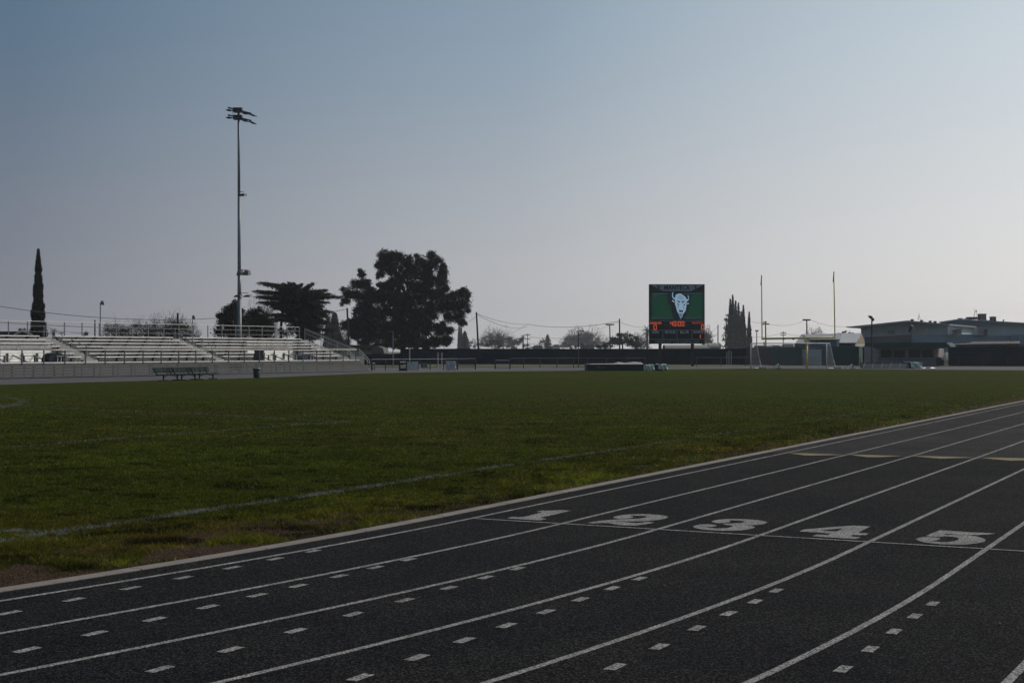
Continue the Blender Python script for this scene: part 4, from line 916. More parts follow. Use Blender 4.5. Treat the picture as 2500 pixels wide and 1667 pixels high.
# game panel
for y in (45, 420, 780): flat(W7, rect(110, y - 10, 2280, y + 10), 'divider_line', M_LINE, .03)
for x in (620, 1185, 1775): flat(W7, rect(x - 9, 430, x + 9, 770), 'divider_line', M_LINE, .03)
mb = MB()
for p in (rect(888, 45, 898, 265), rect(1498, 45, 1508, 265), rect(888, 262, 1508, 272)): mb.prism([W7(x, y, .03) for x, y in p], (0, .012, 0))
mb.build('clock_frame', M_LINE, sb)
SEG = {'0': 'abcdef', '4': 'bcfg', '1': 'bc'}
def digit(ch, x0, y0, x1, y1, m=E_LED, name='digit', tk=20):
    ym = (y0 + y1) / 2; mb = MB()
    S_ = {'a': rect(x0 + tk * .6, y0, x1 - tk * .6, y0 + tk), 'd': rect(x0 + tk * .6, y1 - tk, x1 - tk * .6, y1), 'g': rect(x0 + tk * .6, ym - tk / 2, x1 - tk * .6, ym + tk / 2),
          'f': rect(x0, y0 + tk * .7, x0 + tk, ym - 3), 'e': rect(x0, ym + 3, x0 + tk, y1 - tk * .7), 'b': rect(x1 - tk, y0 + tk * .7, x1, ym - 3), 'c': rect(x1 - tk, ym + 3, x1, y1 - tk * .7)}
    for k_ in SEG[ch]: mb.prism([W7(x, y, .04) for x, y in S_[k_]], (0, .012, 0))
    return mb.build(name, m, sb)
flat(W7, rect(905, 60, 1490, 258), 'clock_window', M_UNLIT, .025)
for ch, x0, x1 in (('4', 918, 1018), ('0', 1052, 1150), ('0', 1236, 1334), ('0', 1370, 1466)): digit(ch, x0, 70, x1, 260)
for y in (118, 212): flat(W7, rect(1183, y - 12, 1205, y + 12), 'clock_colon', E_DOT, .04)
digit('0', 258, 210, 375, 408); digit('0', 2140, 203, 2255, 400); digit('1', 2020, 580, 2115, 742)
for x0, x1 in ((250, 480), (800, 1080), (1380, 1600), (1950, 2110)): flat(W7, rect(x0, 580, x1, 745), 'digit_window', M_UNLIT, .025)
text(W7, 'BUFFALOES', 125, 98, 562, 178, E_LED, 'home_name', .04, .01); text(W7, 'EASTUNION', 1775, 88, 2205, 170, E_LED2, 'guest_name', .04, .0)
text(W7, 'DOWN', 205, 445, 455, 553, M_TXT, 'lettering', .03, .02); text(W7, 'YDS TO GO', 690, 445, 1118, 553, M_TXT, 'lettering', .03, .02)
text(W7, 'BALL ON', 1312, 445, 1640, 553, M_TXT, 'lettering', .03, .02); text(W7, 'QUARTER', 1832, 445, 2236, 553, M_TXT, 'lettering', .03, .02)
text(W7, 'T O L', 690, 178, 830, 240, M_DIM, 'lettering', .03); text(W7, 'T O L', 1545, 170, 1688, 230, M_DIM, 'lettering', .03)
text(W7, 'HOME OF THE BUFFALOES', 325, 815, 2075, 948, mat('scoreboard_outline_lettering', (.20, .25, .26), .6, .3), 'lettering', .03, 0, None, 0, True)

def WM(x, y, dy=0): return at(1425 + x / 10.69, 880 + y / 10.69, Zm - .02 - dy)
mato = [o for o in bpy.data.objects if o.name == 'landing_mat'][0]
text(WM, 'PORTaPIT', 345, 152, 565, 205, M_DIM, 'lettering', .01, .01, mato)
# ============================================================ FOOTBALL GOALPOST
Zl, Zr = 156.2, 154.2
gl = at(1859, 827, Zl); gr = at(2040, 823.8, Zr); gp = at(1969.5, 899.5, 154.6); gp[2] = 0; cz = (gl[2] + gr[2]) / 2
fg = thing('football_goalpost', gp, 'yellow football goalpost with tall uprights and gooseneck base', 'goalpost')
up0 = at(1860.5, 827, Zl); up1 = at(1859.3, 673.5, Zl); MB().tube(up0, up1, .058, n=10).build('upright', M_YELLOW, fg, True)
vp0 = at(2038.3, 824, Zr); vp1 = at(2035.8, 665, Zr); MB().tube(vp0, vp1, .058, n=10).build('upright', M_YELLOW, fg, True)
MB().tube(gl, gr, .105, n=12).build('crossbar', M_YELLOW, fg, True)
bend = [gp, np.array((gp[0], gp[1], 2.35))]; j0 = at(1959.5, 825.5, 155.2)
for q in np.linspace(0, 1, 8)[1:]:
    a_ = q * math.pi / 2; bend.append(np.array((gp[0] + (j0[0] - gp[0]) * (1 - math.cos(a_)), gp[1] + (j0[1] - gp[1]) * (1 - math.cos(a_)), 2.35 + (j0[2] - 2.35) * math.sin(a_))))
MB().path(bend, .105, 12).build('gooseneck', M_YELLOW, fg, True)
M_RIB = mat('dark_wind_ribbon', (.045, .040, .040), .8, .2)
for p, k in ((up1, -1), (vp1, -1)):
    MB().prism([p + np.array((-.05, -.09, .05)), p + np.array((.04, -.09, .05)), p + np.array((-.02, -.09, -.95)), p + np.array((-.14, -.09, -1.05))], (0, .03, 0)).tube(p - np.array((0, 0, .02)), p + np.array((0, 0, .07)), .055).build('wind_ribbon', M_RIB, fg)
MB().tube(at(1937, 826, 155.3), at(1937, 829.5, 155.3), .10).tube(at(1913, 826.5, 155.5), at(1913, 829.5, 155.5), .12).build('crossbar_fitting', M_DARKSTEEL, fg)

# ============================================================ SOCCER GOAL
Zs_ = G(1833, 899.6)[1]; zt = at(1833, 838.2, Zs_)[2]
def XS(px, Z=Zs_): return at(px, 880, Z)[0]
sx0, sx1 = XS(1832.8), XS(2018)
sg = thing('soccer_goal', ((sx0 + sx1) / 2, Zs_, 0), 'white soccer goal with net standing under the football goalpost', 'soccer goal')
M_GP = mat('goal_white_frame', (.55, .57, .60), .4, .5, 0, .06, 4)
MB().tube((sx0, Zs_, 0), (sx0, Zs_, zt), .05, n=10).build('post', M_GP, sg, True); MB().tube((sx1, Zs_, 0), (sx1, Zs_, zt), .05, n=10).build('post', M_GP, sg, True)
MB().tube((sx0, Zs_, zt), (sx1, Zs_, zt), .05, n=10).build('crossbar', M_GP, sg, True)
dB = np.array((.0, 2.0, 0)); rb0 = np.array((at(1857.5, 899, Zs_ + 2)[0], Zs_ + 2, 0)); rb1 = np.array((at(2038.5, 899, Zs_ + 2)[0], Zs_ + 2, 0)); rt0 = np.array((at(1847, 840, Zs_ + 1)[0], Zs_ + 1.0, zt)); rt1 = np.array((at(2026, 836, Zs_ + 1)[0], Zs_ + 1.0, zt))
for x, rb, rt in ((sx0, rb0, rt0), (sx1, rb1, rt1)):
    MB().path([(x, Zs_, zt), rt, rt * .25 + rb * .75 + np.array((0, .15, .25)), rb + np.array((0, 0, .35)), rb, (x, Zs_, .05)], .045, 8).build('side_frame', M_GP, sg, True)
MB().tube(rb0, rb1, .035).build('ground_bar', M_GP, sg)
def net(c00, c10, c11, c01, nu, nv, name, r=.0055):
    mb = MB(); c00, c10, c11, c01 = [np.array(c, float) for c in (c00, c10, c11, c01)]
    P_ = lambda u, v: (c00 * (1 - u) + c10 * u) * (1 - v) + (c01 * (1 - u) + c11 * u) * v
    for i in range(nu + 1): mb.tube(P_(i / nu, 0), P_(i / nu, 1), r, n=3, cap=False)
    for j in range(nv + 1): mb.tube(P_(0, j / nv), P_(1, j / nv), r, n=3, cap=False)
    return mb.build(name, M_NET, sg)
M_NET = mat('goal_net_cord', (.30, .32, .35), .8, .2, 0, .05)
net(rb0, rb1, rt1, rt0, 60, 18, 'back_net', .0045); net((sx0, Zs_, 0), rb0, rt0, (sx0, Zs_, zt), 12, 20, 'side_net', .010); net((sx1, Zs_, 0), rb1, rt1, (sx1, Zs_, zt), 12, 20, 'side_net', .010)
net((sx0, Zs_, zt), (sx1, Zs_, zt), rt1, rt0, 56, 6, 'top_net', .004)
for p in (rb0, rb1): MB().box(p[0] - .45, p[0] + .3, p[1] - 1.6, p[1] - 1.3, 0, .12).build('sandbag', mat('sand_bag', (.30, .27, .20), .9, .1, 0, .2, 4), sg)
# ============================================================ BUILDINGS
def pz(mb, pts, Z, dep, dy=0):
    k = .51 if np.mean([p[0] for p in pts]) > 1700 else (-.2 if np.mean([p[0] for p in pts]) < 900 else 0)
    return mb.prism([at(x, y, Z) for x, y in pts], (k * dep, dep, 0))
def bm(name, col, **k): return mat(name, col, k.pop('rough', .75), k.pop('spec', .3), k.pop('metal', 0), k.pop('vary', .1), k.pop('scale', .5), **k)
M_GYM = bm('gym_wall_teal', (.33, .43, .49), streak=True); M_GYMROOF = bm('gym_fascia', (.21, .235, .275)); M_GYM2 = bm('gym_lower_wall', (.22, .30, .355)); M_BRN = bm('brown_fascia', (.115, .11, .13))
M_CAP = bm('metal_cap', (.30, .35, .38)); M_HVAC = bm('hvac_metal', (.34, .34, .35), rough=.5, metal=.3); M_HVACD = bm('hvac_dark', (.13, .125, .135)); M_DUCT = bm('bright_duct', (.50, .50, .52), rough=.35, metal=.6)
M_WINF = bm('window_frame_grey', (.38, .42, .44)); M_GLASS = bm('dark_window', (.20, .23, .25), rough=.2, spec=.5)
gym = thing('gymnasium', (at(2250, 850, 262)[0], 262, 0), 'large teal gymnasium with shallow gabled roof and wide left eave', 'building')
pz(MB(), [(2102, 858), (2102, 797), (2216, 786.5), (2318, 794), (2318, 858)], 262, 40).build('wall', M_GYM, gym)
pz(MB(), [(2064, 798), (2216.5, 782.2), (2318, 790.8), (2318, 794.5), (2216, 786.8), (2103, 798.5), (2102, 803), (2094, 801), (2076, 800.5), (2069, 799.6)], 258, 46).build('roof', M_GYMROOF, gym)
mb = MB().beam(at(2214, 789.3, 261.8), at(2317, 794.8, 261.8), .08, .12); mb.build('cap_flashing', M_CAP, gym)
w1 = pz(MB(), [(2167, 815.5), (2190, 815.5), (2190, 805.6), (2167, 805.6)], 261.7, .2).build('window', M_WINF, gym)
for q in range(3): pz(MB(), [(2168.5 + q * 5.3, 815), (2172.8 + q * 5.3, 815), (2172.8 + q * 5.3, 807), (2168.5 + q * 5.3, 807)], 261.6, .08).build('pane', M_GLASS, w1)
pz(MB(), [(2184.5, 814.8), (2188, 814.8), (2188, 807), (2184.5, 807)], 261.6, .08).build('pane', M_WINF, w1)
for x in (2227, 2250, 2271, 2283):
    c_ = at(x, 783.8 + (x - 2227) * .085, 263); MB().lathe(c_ - np.array((0, 0, .3)), [(.0, 0), (.18, 0), (.18, .35), (.30, .38), (.30, .62), (0, .68)], 10).build('roof_vent', M_HVACD, gym)
p = at(2243.7, 781.5, 268); mb = MB().tube(p, p + np.array((0, 0, 1.45)), .025)
for k in ((-.30, 0), (.35, 0), (0, .3)): mb.tube(p + np.array((k[0] * 1.0, k[1], -.0)), p + np.array((0, 0, 1.0)), .02)
mb.build('antenna', M_DARKSTEEL, gym)
mb = MB()
for sx, sy, ex, ey, arc in ((2172, 798, 2196, 791.8, -3),):
    pts = [at(sx + (ex - sx) * q, sy + (ey - sy) * q + arc * math.sin(q * math.pi), 261.5) for q in np.linspace(0, 1, 8)]; mb.path(pts, .07)
mb.build('curved_flashing', M_CAP, gym)
pts = [at(x, y, 259) for x, y in ((2238, 824), (2244, 825), (2249, 823), (2254, 818), (2259, 811), (2265, 801))]
MB().path(pts, .09).build('bent_pipe', M_DUCT, gym)
# second volume
g2 = thing('classroom_block', (at(2410, 850, 285)[0], 285, 0), 'long teal school block with rooftop units right of the gymnasium', 'building')
pz(MB(), [(2296, 858), (2296, 788), (2337, 781.5), (2365, 782), (2500, 790), (2560, 793), (2560, 858)], 285, 30).build('wall', M_GYM, g2)
pz(MB(), [(2290, 785.8), (2337, 779), (2365, 779.8), (2500, 787.6), (2560, 791), (2560, 794), (2500, 790.6), (2365, 783), (2337, 782.4), (2296, 788.4)], 283, 34).build('roof', M_GYM2, g2)
mb = MB().beam(at(2318, 793.2, 284.5), at(2560, 796.5, 284.5), .1, .15); mb.build('cap_flashing', M_CAP, g2)
def unit(px0, px1, y0, y1, Z, name, m, par, dep=2.0): 
    a = at(px0, y1, Z); b_ = at(px1, y0, Z); mb = MB().box(a[0], b_[0], Z, Z + dep, a[2], b_[2]); mb.box(a[0] - .05, b_[0] + .05, Z - .05, Z + dep + .05, b_[2] - .08, b_[2] + .03)
    o = mb.build(name, m, par); mb = MB()
    for k in range(4): z = a[2] + (b_[2] - a[2]) * (.2 + .18 * k); mb.box(a[0] + .1, b_[0] - .1, Z - .04, Z + .01, z, z + .05)
    mb.build('louvre', M_HVACD, o); return o
unit(2394.5, 2408, 766, 781, 290, 'roof_unit', M_HVACD, g2); unit(2424, 2432, 773, 781.5, 290, 'roof_unit', M_HVACD, g2); unit(2422.5, 2432, 781.5, 792.5, 288, 'roof_unit', M_HVACD, g2)
unit(2391, 2409, 781, 792, 287, 'roof_unit', M_HVAC, g2); unit(2410, 2420, 782.5, 790.5, 287, 'roof_unit', M_HVACD, g2); unit(2365.5, 2390, 774, 779.5, 292, 'roof_unit', M_HVACD, g2)
unit(2342, 2350, 776.8, 779.5, 290, 'roof_unit', M_HVAC, g2, 1); unit(2356, 2364, 778, 780.5, 290, 'roof_unit', M_HVAC, g2, 1)
p = at(2379.5, 773, 293); mb = MB().tube(p, at(2379.5, 752.5, 293), .03).tube(at(2376, 774, 293), at(2383, 757, 293), .03).tube(at(2383, 757, 293), at(2384, 762, 293), .09).tube(at(2384.5, 774, 293), at(2384, 760, 293), .025)
mb.build('antenna', M_DARKSTEEL, g2)
MB().tube(at(2448, 786, 287), at(2451, 780, 287), .12).build('flue_pipe', M_HVACD, g2)
pts = [at(2372 + 30 * q, 793 - 3.4 * math.sin(q * math.pi), 284) for q in np.linspace(0, 1, 9)]; MB().path(pts, .09).build('curved_flashing', M_DUCT, g2)
# low link building in front
g3 = thing('low_school_building', (at(2350, 850, 225)[0], 225, 0), 'low flat-roofed teal building with ducts in front of the school blocks', 'building')
pz(MB(), [(2224, 860), (2224, 817.4), (2316, 816.5), (2395, 818), (2560, 821), (2560, 860)], 225, 22).build('wall', M_GYM2, g3)
pz(MB(), [(2111, 860), (2111, 823), (2130, 822), (2224, 817), (2226, 817), (2226, 860)], 224.6, 22).build('dark_wing', M_BRN, g3)
mb = MB().beam(at(2222, 817.2, 224.8), at(2316, 816.2, 224.8), .1, .12).beam(at(2316, 816.2, 224.8), at(2395, 817.8, 224.8), .1, .12).beam(at(2395, 817.8, 224.8), at(2560, 820.8, 224.8), .1, .12)
mb.build('parapet_cap', M_CAP, g3)
MB().beam(at(2131, 817.6, 224), at(2142, 817.8, 224), .1, .10).build('parapet_cap', M_DUCT, g3); MB().beam(at(2151, 816.4, 224), at(2162, 816, 224), .1, .10).build('parapet_cap', M_DUCT, g3)
mb = MB()
for i in range(7):
    c_ = at(2319.5 + (i > 3) * .8, 797.5 + i * 2.9, 224); mb.box(c_[0] - .22, c_[0] + .20 + .05 * (i % 2), 223.8, 224.4, c_[2] - .10, c_[2] + .08)
mb.build('ribbed_duct', M_DUCT, g3)
unit(2325, 2338, 804.5, 815.5, 224, 'roof_unit', M_HVAC, g3, 1.2); unit(2340, 2348, 803, 815.5, 223.6, 'roof_unit', M_HVAC, g3, 1.0); unit(2386.5, 2402, 800, 817.5, 224, 'roof_unit', M_HVAC, g3, 1.6); unit(2403.5, 2411, 803.5, 818, 224.6, 'roof_unit', M_HVACD, g3, 1.2)
pz(MB(), [(2455, 821), (2463, 816.5), (2480, 816.5), (2488, 821)], 226, 3).build('skylight', M_CAP, g3)
unit(2489, 2560, 817, 845, 221, 'end_volume', M_GYM2, g3, 6)
mb = MB().beam(at(2267, 826, 222), at(2285, 826.5, 222), .06, .08).beam(at(2306, 827.5, 222), at(2316, 827.3, 222), .06, .08).beam(at(2275, 833.5, 222), at(2285, 833.5, 222), .06, .08).beam(at(2285, 824.5, 222), at(2293.5, 824.5, 222), .06, .08).beam(at(2285, 824.3, 222), at(2285, 836, 222), .06, .08).beam(at(2293.5, 824.3, 222), at(2293.5, 836, 222), .06, .08).beam(at(2294, 828.5, 222), at(2306, 829, 222), .06, .06)
mb.build('roof_frame', M_CAP, g3)
# concession stand
g4 = thing('concession_stand', (at(2215, 850, 181)[0], 181, 0), 'low concession stand with green overhanging roof and four shuttered windows', 'building')
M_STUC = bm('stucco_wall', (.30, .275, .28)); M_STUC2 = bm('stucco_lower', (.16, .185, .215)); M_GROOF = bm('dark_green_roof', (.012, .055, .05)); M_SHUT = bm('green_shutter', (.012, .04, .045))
a = at(2142.5, 894, 181); b_ = at(2288, 843, 181); c_ = at(2304, 843, 186)
MB().prism([(a[0], 181, 0), (b_[0], 181, 0), (c_[0], 186, 0), (a[0], 188, 0)], (0, 0, b_[2])).build('wall', M_STUC, g4)
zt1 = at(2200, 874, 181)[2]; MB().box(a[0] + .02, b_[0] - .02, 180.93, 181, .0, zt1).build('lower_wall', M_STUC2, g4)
for x0, x1 in ((2150.5, 2177), (2182, 2209.5), (2218.5, 2246.5), (2251, 2279)):
    fr = pz(MB(), [(x0, 872.5), (x1, 872.5), (x1, 854.3), (x0, 854.3)], 180.9, .1).build('window', M_SHUT, g4)
    mb = MB()
    for k in range(6): y = 856.5 + k * 2.7; mb.beam(at(x0 + .5, y, 180.88), at(x1 - .5, y, 180.88), .02, .02)
    mb.build('shutter_slats', M_DARKSTEEL, fr)
    MB().beam(at(x0 - .5, 873.3, 180.8), at(x1 + .5, 873.3, 180.8), .12, .07).build('sill', M_STUC, g4)
pz(MB(), [(2111, 846), (2111, 836.6), (2312, 836.0), (2321, 846.5), (2311, 845), (2290, 850.5), (2142, 848.5)], 179.4, 3.2).build('roof', M_GROOF, g4)
MB().prism([at(2312, 836, 179.3), at(2322, 846.5, 179.3), at(2321, 847.5, 179.3), at(2310.5, 838, 179.3)], (0, .1, 0)).build('roof_edge_trim', M_CAP, g4)
pb_ = at(2307.5, 850, 180); MB().tube((pb_[0], 180, 0), (pb_[0], 180, pb_[2] + .5), .07).build('roof_post', M_GALV, g4)
mb = MB()
for k, (x, y0, y1) in enumerate(((2135.8, 857, 872), (2139.3, 857, 872), (2142, 856, 877))): mb.beam(at(x, y0, 180.6), at(x, y1, 180.6), .09, .05)
mb.build('downpipe', M_GALV, g4)
pc = at(2228, 812, 180.5); mb = MB().tube(at(2224, 837, 181), at(2224.5, 812, 181), .07)
lamp_head(mb, at(2227, 799, 180.6), .5, .45, .5, R(150), .4); lamp_head(mb, at(2222, 806, 180.6), .4, .3, .4, R(210), .4); mb.build('roof_floodlight', M_DARKSTEEL, g4)
c_ = thing('notice_cabinet', at(2297, 893, 176) * np.array((1, 1, 0)), 'brown cabinet with two small white notices beside the concession stand', 'cabinet')
a = at(2290, 893, 176); b_ = at(2304.5, 872.5, 176); MB().box(a[0], b_[0], 176, 176.6, .05, b_[2]).box(a[0] - .03, b_[0] + .03, 175.97, 176.63, b_[2], b_[2] + .05).build('body', bm('brown_cabinet', (.040, .034, .034)), c_)
for x0, x1, y in ((2296.5, 2303.5, 872.8), (2299, 2303.5, 876.3)): pz(MB(), [(x0, y + .7), (x1, y + .7), (x1, y - .7), (x0, y - .7)], 175.94, .03).build('notice', M_WHITE, c_)
# corrugated canopies
cg = thing('corrugated_canopy', (at(2430, 850, 195)[0], 195, 0), 'long pale corrugated roof canopy behind the dark right fence', 'canopy')
M_CORR = bm('corrugated_sheet', (.34, .31, .29), rough=.5, metal=.2)
def corr(pxa, pxb, ya, yb, Z, rise, name):
    n_ = int((pxb - pxa) / 1.55); V = []
    for i in range(n_ * 2 + 1):
        q = i / (n_ * 2); x = pxa + (pxb - pxa) * q; y = ya + (yb - ya) * q; lo = at(x, y, Z); hi = at(x, y - rise, Z + 4); w_ = .05 if i % 2 else -.05
        V += [lo + np.array((0, 0, w_)), hi + np.array((0, 0, w_))]
    return MB().add(V, [(2 * i, 2 * i + 2, 2 * i + 3, 2 * i + 1) for i in range(n_ * 2)]).build(name, M_CORR, cg)
corr(2322, 2357, 842.5, 841.5, 194, 2.4, 'roof_sheet'); corr(2357, 2372, 841.2, 839.5, 194, 2.6, 'roof_sheet'); corr(2371, 2489, 840, 838.6, 195, 5.6, 'roof_sheet')
mb = MB().beam(at(2322, 843.5, 194), at(2489, 840.8, 195), .1, .25)
for x in (2330, 2370, 2430, 2488): q_ = at(x, 842, 195); mb.tube((q_[0], 195.5, 0), (q_[0], 195.5, q_[2]), .08)
mb.build('beam', M_DARKSTEEL, cg)
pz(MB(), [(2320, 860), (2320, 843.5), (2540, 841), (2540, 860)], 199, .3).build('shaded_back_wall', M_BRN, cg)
# houses between goal and gym
h1 = thing('grey_roof_house', (at(2000, 850, 240)[0], 240, 0), 'house with long pale grey roof and blue wall behind the goalpost', 'house')
M_GR = bm('pale_grey_roof', (.36, .38, .42)); M_GR2 = bm('light_grey_roof', (.5, .52, .55)); M_BLUEW = bm('blue_wall', (.07, .14, .19)); M_TAN = bm('tan_gable', (.34, .28, .20)); M_CRM = bm('cream_wall', (.5, .48, .43)); M_BRICK = bm('brick_wall', (.19, .10, .085))
MB().prism([at(1943, 837, 238), at(1957, 816, 242), at(2053, 814, 242), at(2047, 828, 238.5), at(1979, 828.5, 238.5), at(1979, 837, 238)], (0, .25, -.02)).build('roof', M_GR, h1)
pz(MB(), [(1944, 860), (1944, 838), (1957, 817), (2046, 817), (2046, 860)], 243, 6).build('wall', M_CRM, h1)
pz(MB(), [(1978.5, 858), (1978.5, 828), (2043, 828), (2043, 858)], 239, 2).build('blue_wing', M_BLUEW, h1); pz(MB(), [(1940.5, 858), (1940.5, 837.5), (1965, 837.5), (1965, 858)], 239.5, 2).build('brick_wing', M_BRICK, h1)
mb = MB()
for x in (2044.5, 2047.5): mb.tube(at(x, 856, 237), at(x, 828, 237), .06)
for y in (829, 834, 839, 844): mb.tube(at(2044, y, 237), at(2048, y, 237), .05)
mb.build('white_lattice', M_CAP, h1)
h2 = thing('gabled_shed', (at(2080, 850, 232)[0], 232, 0), 'shed with light grey roof and tan gable end left of gymnasium', 'shed')
MB().prism([at(2049, 837.5, 230), at(2054, 813.5, 234), at(2103.5, 813, 234), at(2090, 837.5, 230)], (0, .2, 0)).build('roof', M_GR2, h2)
MB().prism([at(2090, 837.6, 230.3), at(2103.5, 813.2, 234.3), at(2112.5, 837.6, 238)], (.05, .3, -.1)).build('gable', M_TAN, h2)
MB().prism([at(2090, 860, 230.6), at(2090, 837.8, 230.6), at(2112, 837.8, 238), at(2112, 860, 238)], (0, .3, 0)).build('wall', M_CRM, h2)
mb = MB().beam(at(2048, 838, 229.5), at(2090, 838, 229.5), .15, .18)
for k in range(9): mb.beam(at(2049.5 + k * 5, 838, 229.5), at(2049.5 + k * 5, 846, 229.5), .08, .08)
mb.beam(at(2050, 842.5, 229.6), at(2088, 842.5, 229.6), .1, .5); mb.build('pergola', M_WOOD, h2)
# hoop houses behind scoreboard
M_HOOP = bm('hoop_cover', (.30, .29, .27))
for x0, x1, y, Z, l in ((1624, 1733, 841.5, 262, 'long grey curved-roof shelter visible below the scoreboard'), (1722, 1760, 837.8, 285, 'short curved-roof shelter end right of the scoreboard post')):
    t_ = thing('hoop_shelter', (at((x0 + x1) / 2, 850, Z)[0], Z, 0), l, 'shelter'); a = at(x0, y, Z); b_ = at(x1, y, Z); hgt_ = a[2]
    V = []; ns = 12; rr = .95
    for i in range(ns + 1):
        th = math.pi * i / ns; yy = Z + 2.5 - 2.5 * math.cos(th); zz_ = hgt_ - rr + rr * math.sin(th) 
        V += [(a[0], yy, zz_), (b_[0], yy, zz_)]
    MB().add(V, [(2 * i, 2 * i + 1, 2 * i + 3, 2 * i + 2) for i in range(ns)]).build('roof', M_HOOP, t_, True)
    MB().box(a[0] + .1, b_[0] - .1, Z + .1, Z + 4.9, -.06, hgt_ - rr).build('wall', M_BRN, t_)
    mb = MB()
    pts = [np.array((b_[0] + .04, Z + 2.5 - 2.6 * math.cos(math.pi * i / ns), hgt_ - rr + (rr + .05) * math.sin(math.pi * i / ns))) for i in range(ns + 1)]; mb.path(pts, .07)
    mb.build('end_rib', M_CAP, t_)
# houses at left and behind the bleachers
M_DROOF = bm('dark_shingle_roof', (.040, .036, .034)); M_BROOF = bm('brown_shingle_roof', (.085, .060, .048)); M_GROOF2 = bm('grey_shingle_roof', (.12, .118, .118))
def house(pts_roof, wall, Z, label, mr, mw, name='house', gable=None):
    c_ = at(np.mean([p[0] for p in pts_roof]), 850, Z); t_ = thing(name, (c_[0], Z, 0), label, 'house')
    pz(MB(), pts_roof, Z - .5, 8).build('roof', mr, t_); pz(MB(), wall, Z, 7).build('wall', mw, t_)
    if gable:
        mb = MB()
        for a_, b_ in zip(gable[:-1], gable[1:]): mb.beam(at(*a_, Z - .7), at(*b_, Z - .7), .1, .22)
        mb.build('gable_trim', M_CRM, t_)
    return t_
house([(-60, 818), (-40, 809), (40, 809), (55, 806.5), (78, 818)], [(-60, 860), (-60, 818), (78, 818), (78, 860)], 185, 'dark shingled house with pale gable trim behind far left bleachers', M_DROOF, M_TAN, gable=[(34, 818), (54, 807), (78, 817.5)])
house([(798, 854), (806, 838), (842, 840), (850, 854)], [(798, 870), (798, 853), (850, 853), (850, 870)], 215, 'house with plain grey roof seen right of the bleachers', M_GROOF2, M_BRN)
house([(838, 856), (848, 842), (925, 843), (945, 856)], [(840, 870), (840, 855), (940, 855), (940, 870)], 208, 'house with brown shingle roof under the left edge of big tree', M_BROOF, M_CRM)
house([(905, 862), (910, 850), (922, 845), (935, 850), (938, 862)], [(908, 872), (908, 860), (936, 860), (936, 872)], 203, 'small grey chimneyed shed roof below the big tree', M_GROOF2, M_BRN, 'shed')
for x0, x1, y0, Z, l, m in ((1246, 1262, 846, 520, 'white low house piece far behind the fence at the middle left', M_CRM), (1300, 1326, 843.5, 600, 'low grey building far behind the fence left of the conifer', M_GROOF2), (1350, 1368, 841, 640, 'far pale building between conifer and large bare tree', M_CRM), (1418, 1452, 842, 560, 'far grey house below the large bare tree', M_GROOF2),
    (1872, 1905, 842.5, 620, 'far pale building between two utility poles behind goal', M_CRM), (1908, 1938, 840, 600, 'far white building just left of the grey roof house', M_CRM), (1840, 1866, 843, 500, 'far brown house left of the tall twin-arm pole', M_BROOF)):
    t_ = thing('distant_house', (at((x0 + x1) / 2, 850, Z)[0], Z, 0), l, 'house')
    pz(MB(), [(x0 + 1, 862), (x0 + 1, y0 + 3), (x1 - 1, y0 + 3), (x1 - 1, 862)], Z, 8).build('wall', m, t_)
    pz(MB(), [(x0, y0 + 3.2), (x0 + 4, y0), (x1 - 4, y0), (x1, y0 + 3.2)], Z - .5, 9).build('roof', M_GROOF2, t_)

# ============================================================ UTILITY POLES AND WIRES
def upole(x0, y0, x1, y1, Z, r, arms, label, m=M_WOOD):
    r *= .55; a = at(x1, 857, Z); a[2] = -.06; b_ = at(x0, y0, Z); a[0] = at(x1, y1, Z)[0]
    t_ = thing('utility_pole', a, label, 'utility pole'); MB().tube(a, b_, r * 1.25, r, 8).build('pole', m, t_)
    for (ya, xl, xr, th) in arms:
        mb = MB().beam(at(xl, ya, Z - .15), at(xr, ya + .0, Z - .15), th, th); 
        for q in (.04, .3, .7, .96): p = at(xl + (xr - xl) * q, ya, Z - .15); mb.tube(p, p + np.array((0, 0, .18)), th * .28)
        mb.build('crossarm', m, t_)
    return t_
upole(434, 764, 434, 818, 175, .22, [], 'thick dark utility pole standing in the bare trees behind bleachers')
upole(231.7, 781, 231.7, 818, 190, .16, [], 'short dark utility pole left of thin floodlight pole behind bleachers')
upole(847.5, 752, 853.5, 853, 205, .22, [], 'leaning dark utility pole between the cedar and the big tree')
upole(813, 803, 813, 853, 200, .16, [], 'straight dark pole before the hazy blue conifer right of bleachers')
upole(1163, 762, 1170, 852, 215, .21, [], 'leaning dark utility pole right of the big dark tree')
upole(1288, 814, 1288, 852, 420, .16, [(817.5, 1281, 1295, .18), (827.5, 1281.5, 1294.5, .18)], 'double-crossarm utility pole left of far conifer', M_WOOD)
upole(1488.5, 791, 1490.5, 834, 300, .20, [(792.3, 1478.5, 1499, .26)], 'T-shaped utility pole rising beside the tallest plain pole')
upole(1512.5, 778, 1513, 820, 250, .20, [], 'plain dark utility pole rising out of round green bush')
upole(1753, 793, 1752.5, 852, 300, .18, [], 'plain utility pole left of the tall cypress group')
upole(1847.5, 808, 1847.5, 852, 230, .12, [(808, 1844, 1851.5, .16)], 'short dark T-topped pole left of the twin-crossarm pole', M_DARKSTEEL)
upole(1868.8, 784, 1870.5, 852, 270, .19, [(787, 1863, 1872, .16), (791.3, 1859.5, 1878, .20)], 'utility pole with two crossarms just right of left upright')
upole(1912, 808, 1912.5, 852, 420, .17, [(813, 1905.5, 1919, .20), (818, 1905.5, 1919, .20)], 'far utility pole with insulator crossarms below the crossbar')
upole(1969.5, 779, 1970.5, 818, 300, .22, [(781, 1959.5, 1978.5, .28)], 'T-shaped utility pole between the yellow uprights')
upole(1865.5, 834, 1866, 852, 230, .16, [], 'short dark stub pole behind the soccer goal net')
